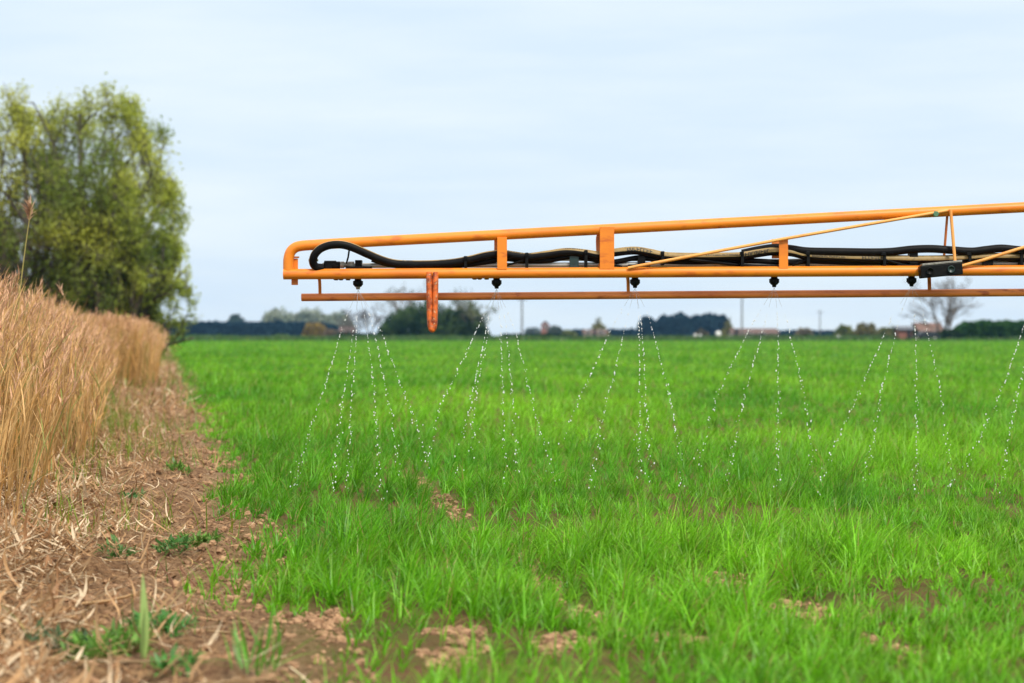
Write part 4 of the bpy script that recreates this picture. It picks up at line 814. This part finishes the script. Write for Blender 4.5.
# top tube, bending down round the end to meet the bottom tube
mb = MB(); P = [q(288.5, 276), q(288.3, 266), q(288.6, 258.5), q(290.6, 252), q(295.2, 247.6), q(302, 245.8), q(315, 244.8), q(345, ytop(345))]
P = np.vstack([catmull(P, 6), [q(x, ytop(x)) for x in np.linspace(370, XE, 24)]]); tube(mb, P, 5.2 * U, 20); part(mb, 'top_tube', M['orange'])
mb = MB(); P = np.array([q(x, ybot(x), -0.004) for x in np.linspace(283.5, XE, 26)]); tube(mb, P, 5.3 * U, 20); part(mb, 'bottom_tube', M['orange'])
mb = MB(); bm_ = None; bbox(mb, q(291.5, 285, 0.018) - [0, .004, 0], q(298, 258.5, 0.018) + [0, .004, 0], 0.0015); lathe(mb, [(0, 0), (3 * U, 0), (3.3 * U, .5 * U), (3.3 * U, 1.5 * U), (0, 1.6 * U)], q(296, 258, 0.018), 12); part(mb, 'end_tab', M['orange'], smooth=False)
# guard tube and its hangers
mb = MB(); P = np.array([q(x, ygrd(x), 0.055) for x in np.linspace(301.5, XE, 26)]); tube(mb, P, 3.9 * U, 18); part(mb, 'guard_tube', M['rusty'])
for px, r in ((320, 1.6), (628.3, 1.7), (929.5, 1.9), (1240, 1.8)):
    mb = MB(); tube(mb, catmull([q(px - 1.2, ybot(px) + 3, 0.02), q(px - 0.3, ybot(px) + 8, 0.035), q(px, ygrd(px) - 4, 0.052), q(px + .3, ygrd(px) - 1, 0.054)], 5), np.array([r] * 11 + [r * 1.15] * 3 + [r * 1.5] * 2)[:16] * U, 10); part(mb, 'hanger', M['rusty'])
# skid leg: a bent flat bar with a round foot and raised centre
def skid():
    mb = MB(); P = catmull([q(429.1, 272.5, -0.018), q(429.1, 282, -0.022), q(429.4, 300, -0.023), q(429.9, 318, -0.023), q(430.4, 324.5, -0.023), q(431.3, 328.6, -0.023), q(432.4, 329.6, -0.023), q(433.5, 328.4, -0.023), q(434.4, 324.5, -0.023), q(434.8, 318, -0.023), q(435.2, 300, -0.023), q(435.5, 282, -0.022), q(435.5, 272.5, -0.018)], 6)
    tube(mb, P, 2.95 * U, 12); part(mb, 'skid_leg', M['rust'])
    mb = MB(); bbox(mb, q(430.6, 322, -0.016) - [0, .004, 0], q(434.0, 273, -0.016) + [0, .002, 0], 0.001); part(mb, 'skid_web', M['rust'], smooth=False)
    # rear strap holding it behind the tube
    mb = MB(); bbox(mb, q(427.5, 303, 0.02) - [0, .004, 0], q(436.5, 266.5, 0.02) + [0, .004, 0], 0.001); part(mb, 'skid_strap', M['rust'], smooth=False)
skid()
# upright plates between the tubes: a front plate and a rear strap
def bracket(pl, pr, yt, yb, rl, rr_, ry, curved=False):
    mb = MB(); bbox(mb, q(pl, yb, -0.018) - [0, .003, 0], q(pr, yt, -0.018) + [0, .003, 0], 0.0012); part(mb, 'bracket_plate', M['orange'], smooth=False)
    mb = MB()
    if curved:
        P = catmull([q(rr_ + 4, yt + 2, 0.012), q(rr_ - 2, yt + 9, 0.03), q(rl + 3, yt + 20, 0.036), q(rl + 4, yb - 8, 0.03), q(rl + 5, yb - 2, 0.02)], 5); tube(mb, P, 3.6 * U, 8, flat=(1, .25))
    else: bbox(mb, q(rl, ry, 0.03) - [0, .003, 0], q(rr_, yt + 1, 0.03) + [0, .003, 0], 0.001)
    part(mb, 'bracket_strap', M['rusty'], smooth=curved)
bracket(497.2, 507.0, ytop(500) + 2.5, 269.6, 494.2, 499.5, 252)
bracket(599.8, 614.2, ytop(606) - 2.5, 269.2, 596.5, 602, 262, True)
bracket(779.0, 788.0, 238.2, 268.8, 771.8, 779.5, 258.5)
bracket(1180, 1192, ytop(1186) - 2, 270, 1173, 1181, 258)
# thin brace rods
def rod(pts, r, m=M['orange_pale'], name='brace_rod'):
    mb = MB(); P = np.array([q(*p) for p in pts]); tube(mb, P, r * U, 10); return part(mb, name, m)
rod([(628, 268, -0.026), (640, 265.6, -0.028), (782, 239.2, -0.030), (862, 225.3, -0.026), (938, 212.2, -0.022), (948, 210.4, -0.021)], 1.55)
rod([(950.6, 209.5, -0.024), (955.2, 264, -0.034)], 1.6); rod([(947.6, 211, 0.012), (943.6, 262, 0.05)], 1.3, M['rusty'])
rod([(958, 267, -0.026), (985, 259.5, -0.030), (1024, 247.2, -0.028), (1180, 199, -0.024)], 1.6)
mb = MB(); lathe(mb, [(0, 0), (2.6 * U, 0), (3.2 * U, .6 * U), (3.2 * U, 4 * U), (1.5 * U, 4.4 * U), (1.5 * U, 9 * U)], q(936.2, 213.8, -0.030), 6, axis='y'); part(mb, 'bolt', M['bolt'], smooth=False)
# spray pipe
mb = MB(); P = np.array([q(x, 265.6 - (x - 353) * 0.0035, 0.035) for x in np.linspace(352, XE, 24)]); tube(mb, P, 2.5 * U, 14); part(mb, 'spray_pipe', M['steel'])
mb = MB(); P = np.array([q(x, 261.4 - (x - 353) * 0.004 + 0.5 * math.sin(x * .02), 0.042) for x in np.linspace(380, XE, 60)]); tube(mb, P, 0.9 * U, 8); part(mb, 'thin_pipe', M['steel'])
# hoses
def hose(pts, r, name, back=0.012, twist=None, bands=None, mats=None, n=7):
    P = catmull([q(p[0], p[1], p[2] if len(p) > 2 else back) for p in pts], n); mb = MB(); S = 20
    tw = None
    if twist is not None: tw = np.interp([p[0] for p in P], [q(a, 0)[0] for a, _ in twist], [b for _, b in twist])
    rg = tube(mb, P, r * U, S, twist=tw, stripe=(bands, 1) if bands else None, fixed=True); return part(mb, name, mats or [M['rubber'], M['yellow']]), P
# the main hose: its yellow printed side looks up at the left end and turns to the camera further right
mainp = [(322.5, 267.8, 0.0), (316, 266.8, -0.012), (313.0, 262, -0.024), (314.8, 254.5, -0.034), (321, 248.4, -0.036), (330.5, 245.0, -0.036), (341.5, 244.6, -0.034), (353, 247.6, -0.028), (368, 254.2, -0.016), (383, 260.4, 0.0), (396, 263.6), (412, 264.4), (432, 264.2), (452, 262.8), (470, 259.6), (486, 255.6), (502, 253.8), (514, 255.4), (528, 257), (546, 254.8), (566, 252), (584, 253.2), (600, 255.4), (614, 252.6), (634, 250.6), (650, 252.8), (666, 256.0), (690, 256.8), (720, 256.6), (742, 256.0), (758, 253.4), (774, 251.4), (792, 252.6), (808, 256), (840, 257.6), (868, 258.4), (890, 258.8), (915, 259.5), (950, 259), (985, 257), (1024, 257), (1100, 256), (1250, 254), (1400, 252)]
UP, FRONT = -1.1, 0.0
hose(mainp, 4.1, 'main_hose', twist=[(300, -0.05), (400, 0.0), (470, 0.1), (520, 0.15), (570, 0.5), (630, 1.0), (760, 1.1), (900, 1.2), (1400, 1.2)], bands=[17, 18, 19, 0, 1])
black = [(742, 253.4, 0.035), (760, 249.6, 0.03), (776, 247.6, 0.02), (792, 249, 0.012), (808, 251.2, 0.006), (840, 251.8, 0.004), (872, 252.2, 0.004), (892, 251.6, 0.003), (912, 249.4, 0.002), (932, 248.8, 0.002), (952, 250.2, 0.002), (972, 251.4, 0.002), (986, 249.8, 0.002), (1002, 248.4, 0.002), (1022, 250.2, 0.002), (1060, 252, 0.002), (1160, 250, 0.002), (1400, 247, 0.002)]
hose(black, 4.0, 'black_hose', mats=[M['rubber']])
hose([(372, 259.5, 0.026), (392, 265.2, 0.026), (420, 266.8, 0.026), (450, 266.4, 0.026), (480, 263, 0.026), (505, 259, 0.026), (525, 261, 0.026), (548, 260.5, 0.026), (572, 256.5, 0.026), (590, 259, 0.026), (612, 262, 0.026), (640, 257.5, 0.026), (662, 261, 0.026), (700, 262, 0.026), (742, 260.5, 0.026), (790, 262.5, 0.026), (810, 261.2, 0.026), (850, 262.5, 0.026), (884, 262.5, 0.026), (910, 264, 0.026), (940, 263, 0.026), (968, 259, 0.026), (1000, 258.5, 0.026), (1060, 260, 0.026), (1400, 255, 0.026)], 2.6, 'thin_hose', mats=[M['rubber']])
hose([(500, 267.2, 0.02), (512, 263.8, 0.012), (526, 259.5, 0.006)], 1.0, 'cable', mats=[M['plastic']]); hose([(590, 257, 0.008), (604, 262, 0.012), (622, 266.6, 0.02)], 1.1, 'cable', mats=[M['plastic']]); hose([(690, 259.5, 0.004), (716, 262.5, 0.006), (742, 265.2, 0.02), (770, 267, 0.03)], 1.6, 'cable', mats=[M['plastic']])
hose([(792, 265.4, 0.02), (802, 261.5, 0.01), (808, 259.6, 0.004)], 1.0, 'cable', mats=[M['plastic']]); hose([(884, 259, 0.0), (898, 263.4, 0.006), (915, 266.5, 0.02)], 1.2, 'cable', mats=[M['plastic']])
# lettering printed on the yellow side of the hose: dark strokes, wrapped on the hose surface
MP = catmull([q(p[0], p[1], p[2] if len(p) > 2 else 0.012) for p in mainp], 12)
def lettering(px0, px1, hgt, up=0.0, glyphs=8, seed=0):
    rr = np.random.default_rng(seed); mb = MB(); R_ = 4.1 * U + 0.0006
    def pt(px, a):                                           # a: angle on the hose, 0 faces the camera, + is up
        c = np.array([np.interp(q(px, 0)[0], MP[40:, 0], MP[40:, k]) for k in range(3)]); return c + np.array([0, -math.cos(a) * R_, math.sin(a) * R_])
    def bar(pa, pb, a0, a1):
        k = np.linspace(0, 1, 4); V = np.array([[pt(pa, a0 + (a1 - a0) * t), pt(pb, a0 + (a1 - a0) * t)] for t in k]); i = np.arange(8).reshape(4, 2)
        mb.add(V.reshape(-1, 3), np.stack([i[:-1, 0], i[:-1, 1], i[1:, 1], i[1:, 0]], -1))
    st = (px1 - px0) / glyphs
    for g in range(glyphs):
        a, b = px0 + g * st, px0 + (g + 0.8) * st; lo, hi = up - hgt, up + hgt; kind = rr.integers(0, 5); s_ = st * 0.26
        bar(a, a + s_, lo, hi)
        if kind in (0, 1): bar(a + s_, b, hi - hgt * 0.5, hi)
        if kind in (1, 2): bar(b - s_, b, lo, hi)
        if kind in (2, 3): bar(a + s_, b, lo, lo + hgt * .5)
        if kind == 4: bar(a + s_, b, up - hgt * .25, up + hgt * .25)
    part(mb, 'lettering', M['ink'], smooth=False)
lettering(627, 653, 0.42, 0.35, 8, 1); lettering(745, 770, 0.42, 0.3, 8, 2); lettering(508, 533, 0.26, 0.95, 9, 3); lettering(565, 584, 0.2, 1.0, 8, 4); lettering(706, 738, 0.16, 0.35, 14, 5); lettering(812, 846, 0.2, 0.1, 14, 6); lettering(862, 884, 0.4, 0.1, 7, 7); lettering(403, 413, 0.25, 0.95, 3, 8); lettering(440, 464, 0.14, 1.0, 12, 9)
# end fittings of the hose
mb = MB(); lathe(mb, [(0, 0), (3.2 * U, 0), (4.6 * U, .4 * U), (4.6 * U, 12 * U), (3.8 * U, 12.6 * U), (3.8 * U, 16 * U), (0, 16.2 * U)], q(324, 265.2, 0.02), 16, axis='x'); bbox(mb, q(324.5, 270, .0), q(332, 261.5, .03), .002); part(mb, 'coupling', M['plastic'])
mb = MB(); lathe(mb, [(0, 0), (2.6 * U, 0), (3.4 * U, .5 * U), (3.4 * U, 4 * U), (2.6 * U, 4.6 * U), (2.6 * U, 8 * U), (3.4 * U, 8.4 * U), (3.4 * U, 14 * U), (0, 14.2 * U)], q(340, 264.8, 0.02), 14, axis='x'); part(mb, 'valve_body', M['grey'])
mb = MB(); tube(mb, catmull([q(309.2, 259.4, -.004), q(313, 260.4, -.006), q(318, 260.4, -.004)], 4), 1.0 * U, 8); lathe(mb, [(0, -1.2 * U), (4.9 * U, -1.2 * U), (4.9 * U, 1.2 * U), (0, 1.2 * U)], q(313.4, 260.2, 0.012), 16); part(mb, 'hose_clip', M['brass'])
mb = MB(); lathe(mb, [(0, 0), (4.9 * U, 0), (4.9 * U, 1.4 * U), (0, 1.4 * U)], q(322.6, 267.6, 0.012), 16, axis='x'); part(mb, 'hose_clip', M['steel'])
def block(pl, pr, yt, yb, m=M['plastic'], name='pipe_clamp', back=0.03, half=0.02, rot=0.0):
    mb = MB(); bbox(mb, q(pl, yb, back) - [0, half, 0], q(pr, yt, back) + [0, half, 0], 0.002, rot=rot)
    if name == 'pipe_clamp': lathe(mb, [(0, -.002), (1.1 * U, -.002), (1.1 * U, .004)], q((pl + pr) / 2, (yt + yb) / 2 + 1, back - half), 8, axis='y', mat=0)
    return part(mb, name, m, smooth=False)
block(355.4, 362.2, 260.2, 267.8); block(569.5, 578.6, 255, 268.2, M['dkgreen']); block(637.6, 645, 255.4, 264.4); block(628, 650, 264.5, 268.2, name='nozzle_saddle', back=0.02); block(908.6, 917, 252.6, 264, name='pipe_clamp', back=0.02); block(982, 992, 256, 268.4)
block(759, 779, 265.5, 268.5, name='nozzle_saddle', back=.02); block(896, 918, 264.8, 268, name='nozzle_saddle', back=.02); block(346, 372, 266.5, 270, name='nozzle_saddle', back=.02); block(1120, 1130, 255, 268)
def tie(px, y0, y1, rw=1.5, w=3.0):
    mb = MB(); bbox(mb, q(px - rw, y1, 0.012) - [0, .022, 0], q(px + rw, y0, .012) + [0, .03, 0], 0.0012); bbox(mb, q(px - rw - .5, y0 + 3.4, -.012) - [0, .003, 0], q(px + rw + .5, y0 + .4, -.012) + [0, .002, 0], .001); part(mb, 'cable_tie', M['plastic'], smooth=False)
for px, y0, y1 in ((465.6, 256.2, 268), (526.8, 252.8, 268.4), (585.8, 250.2, 268.4), (662.4, 251.4, 265.4), (741.8, 251.6, 267), (807.6, 251.4, 267.4), (883.6, 251.8, 266.8), (968.8, 252, 266), (1020.4, 250, 266.6), (1110, 250, 266)): tie(px, y0, y1)
rod([(349.2, 250, 0.0), (348.2, 257, -0.006), (346.4, 263.5, 0.0)], 0.9, M['plastic'], 'cable_tie')
# nozzles
NOZ = [358.0, 496.6, 635.0, 774.2, 911.5, 1049.5]
for i, px in enumerate(NOZ + [1188, 1326]):
    yb = ybot(px) + 3.2; c = q(px, yb, 0.022); mb = MB()
    lathe(mb, [(0, 6 * U), (3.8 * U, 6 * U), (3.8 * U, -2 * U), (3.3 * U, -2.2 * U), (3.4 * U, -3.2 * U), (4.5 * U, -4.2 * U), (4.6 * U, -7.2 * U), (4.1 * U, -8.8 * U), (3.2 * U, -9.8 * U), (0, -9.8 * U)], c, 16)
    for k in range(8): a = k * math.pi / 4; bbox(mb, c + [4.5 * U * math.cos(a) - .5 * U, 4.5 * U * math.sin(a) - .5 * U, -8 * U], c + [4.5 * U * math.cos(a) + .5 * U, 4.5 * U * math.sin(a) + .5 * U, -4 * U], 0)
    if i < 2: 
        for k, (dx, rr_) in enumerate(((-22, 2.6), (-17, 2.4), (-10, 2.3))): lathe(mb, [(0, 3 * U), (rr_ * U, 3 * U), (rr_ * U, -2.6 * U - (k == 2) * .6 * U), (rr_ * .6 * U, -3.4 * U), (0, -3.4 * U)], c + [dx * U, 0, 0], 10)
        bbox(mb, c + [-25 * U, -.006, 0.5 * U], c + [4 * U, .006, 2.5 * U], .001)
    elif i == 3: bbox(mb, c + [-9 * U, -.006, -1.2 * U], c + [4 * U, .006, 2 * U], .001)
    noz = part(mb, 'nozzle', M['plastic'])
    mb = MB(); lathe(mb, [(2.9 * U, -9.6 * U), (2.2 * U, -10.4 * U), (1.9 * U, -12.4 * U), (0, -12.4 * U)], c, 12); part(mb, 'nozzle_tip', M['grey'] if i == 0 else M['plastic'], noz)
# black marker block with two sockets
rt = math.atan2(4, 42); mb = MB(); bbox(mb, q(919.4, 276.6, -0.048) - [0, .022, 0], q(961.6, 264.2, -0.048) + [0, .022, 0], 0.004, rot=rt); mk = part(mb, 'marker_block', M['plastic'], smooth=False)
for px, py in ((930, 271.2), (951, 269.3)):
    mb = MB(); lathe(mb, [(1.8 * U, 0.0), (3.4 * U, -0.002), (3.7 * U, -0.004), (3.4 * U, -0.007), (2.9 * U, -0.006), (2.7 * U, 0.001), (0, 0.001)], q(px, py, -0.0712), 16, axis='y'); part(mb, 'socket', M['plastic'] if px < 940 else M['dkgreen'], mk)
mb = MB(); bbox(mb, q(921, 266.2, -0.048) - [0, .02, 0], q(961, 264.2, -0.048) + [0, .02, 0], 0.001, rot=rt); mb.v = [v + np.array([0, 0, 2.2 * U]) for v in mb.v]; part(mb, 'block_highlight', M['grey'], mk, smooth=False)  # thin grey strip added as the highlight along the block's top

# ------------------------------------------------------------------ the liquid: jets breaking into droplets
import bmesh as _bm
bm = _bm.new(); _bm.ops.create_icosphere(bm, subdivisions=1, radius=1.0); bm.verts.index_update(); SV = np.array([v.co[:] for v in bm.verts]); SF = np.array([[v.index for v in f.verts] for f in bm.faces]); bm.free()
JETS = [[[(345, 320), (340, 336), (325, 385), (307, 437), (294, 490)], [(355, 320), (346, 380), (339, 424), (334, 490)], [(356.5, 320), (355, 361), (352, 391), (350, 430), (347, 492)], [(365, 320), (373, 383), (378, 457), (380, 500)], [(371, 320), (384, 380), (395, 435), (402, 480)], [(375.7, 320), (389, 353), (404, 394), (419, 432), (434, 485)]],
        [[(481, 320), (469, 347), (441, 407), (427, 462)], [(488, 320), (485, 336), (471, 399), (456, 474)], [(490, 320), (486.5, 340), (475, 402), (471, 470)], [(500, 320), (501, 336), (502.5, 388), (505, 482)], [(505, 320), (507.5, 342), (511.5, 383), (518, 472)], [(511, 320), (518, 342), (534, 407), (555, 480)]],
        [[(616, 320), (611, 330), (581, 396), (558, 448)], [(626.5, 320), (624.5, 330), (613, 378), (599, 433), (590, 492)], [(638.5, 314), (639.5, 372), (639, 478)], [(641, 322), (645.5, 386), (650, 482)], [(645, 308), (649.6, 320), (665, 378), (673, 415), (684, 490)]],
        [[(756, 318), (750, 328), (718, 396), (698, 466)], [(766, 318), (763, 330), (742, 407), (726, 488)], [(777.5, 318), (778.3, 380), (777, 486)], [(786, 318), (789, 330), (804, 396), (815, 470)]],
        [[(891, 318), (888, 326), (862, 386), (830, 457), (816, 494)], [(899, 318), (897, 328), (880, 399), (865, 488)], [(914.5, 314), (916.5, 399), (915.5, 496)], [(921, 302), (925, 323), (938, 380), (952, 470)]],
        [[(1028, 318), (1022, 332), (999, 396), (972, 452), (949, 486)], [(1035, 318), (1028, 350), (1012, 420), (1000, 494)], [(1051, 316), (1052, 400), (1051, 494)], [(1060, 318), (1070, 366), (1084, 466)]]]
NAMES = ['leftmost fan of milky droplet jets, falling beside the rusty skid leg', 'second fan of droplet jets from the boom end, right of the skid leg', 'fan of droplet jets below the left end of the thin brace rod', 'fan of four droplet jets below the short bracket plate', 'fan of droplet jets below the black marker block', 'rightmost fan of droplet jets, partly out of the picture']
for i, (px, jets) in enumerate(zip(NOZ, JETS)):
    tip = q(px, ybot(px) + 3.2 + 12.6, 0.022); root = empty('spray_fan', tip); tag(root, NAMES[i], 'spray', 'spray fans under the boom')
    for jn, J in enumerate(jets):
        back = rng.uniform(-0.02, 0.06); pts = [tip] + [q(a, b, 0.022 + back * (b - 300) / 180) for a, b in J]; P = catmull(pts, 14); L = np.concatenate([[0], np.cumsum(np.linalg.norm(np.diff(P, axis=0), axis=1))]); mb = MB()
        # unbroken thread near the nozzle
        k = np.interp(np.linspace(0, 0.075, 8), L, np.arange(len(P))); T = np.stack([np.interp(k, np.arange(len(P)), P[:, j]) for j in range(3)], -1)
        # beads: closely spaced pairs and runs that spread out downwards
        s = 0.085 + rng.uniform(0, .02); beads = []
        while s < L[-1]:
            f = s / L[-1]; m_ = rng.integers(1, 5)
            for _ in range(m_):
                beads.append((s, f)); s += rng.uniform(0.0030, 0.0070)
            s += rng.uniform(0.003, 0.012) * (1 + 0.7 * f)
        B = np.array(beads); nB = len(B); k = np.interp(B[:, 0], L, np.arange(len(P))); C = np.stack([np.interp(k, np.arange(len(P)), P[:, j]) for j in range(3)], -1)
        jit = (0.0008 + 0.008 * B[:, 1] ** 2.2)[:, None] * np.where(rng.random((nB, 1)) < 0.15, 2.2, 0.8); wig = np.sin(B[:, 0] * 55 + jn * 2)[:, None] * 0.0035 * B[:, 1:2]
        C = C + rng.normal(0, 1, (nB, 3)) * jit * np.array([1, 1.5, .6]) + wig * np.array([1, 0, 0])
        r = (0.00115 + 0.0018 * rng.random(nB) ** 1.9) * (0.75 + 0.35 * np.clip(B[:, 1] * 3, 0, 1)); keep = rng.random(nB) < np.clip(1.4 - 0.75 * B[:, 1] ** 1.5, 0.4, 1); C, r = C[keep], r[keep]; nB = len(C)
        V = C[:, None, :] + SV[None] * r[:, None, None] * np.array([0.85, 0.85, 1.35]); ff = (SF[None] + (np.arange(nB) * len(SV))[:, None, None]).reshape(-1, 3); mb.add(V.reshape(-1, 3), ff, mat=0)
        tube(mb, T, 0.00055, 5, mat=1); tag(mb.build('jet', [M['water'], M['stream']], root, tip, smooth=True), kind='stuff')

# ------------------------------------------------------------------ haze
def build_haze():
    mb = MB(); bbox(mb, (-420, -20, -1.0), (420, 760, 14.5)); m, t = mat('haze'); o = N('ShaderNodeOutputMaterial', t); v = N('ShaderNodeVolumePrincipled', t)
    v.inputs['Color'].default_value = (0.26, 0.56, 1.0, 1); v.inputs['Density'].default_value = HAZE; v.inputs['Anisotropy'].default_value = 0.0; t.links.new(v.outputs[0], o.inputs['Volume'])
    h = mb.build('haze', m); tag(h, 'thin pale blue air haze over the whole field', 'haze', kind='stuff')
HAZE = 0.00013
build_haze()
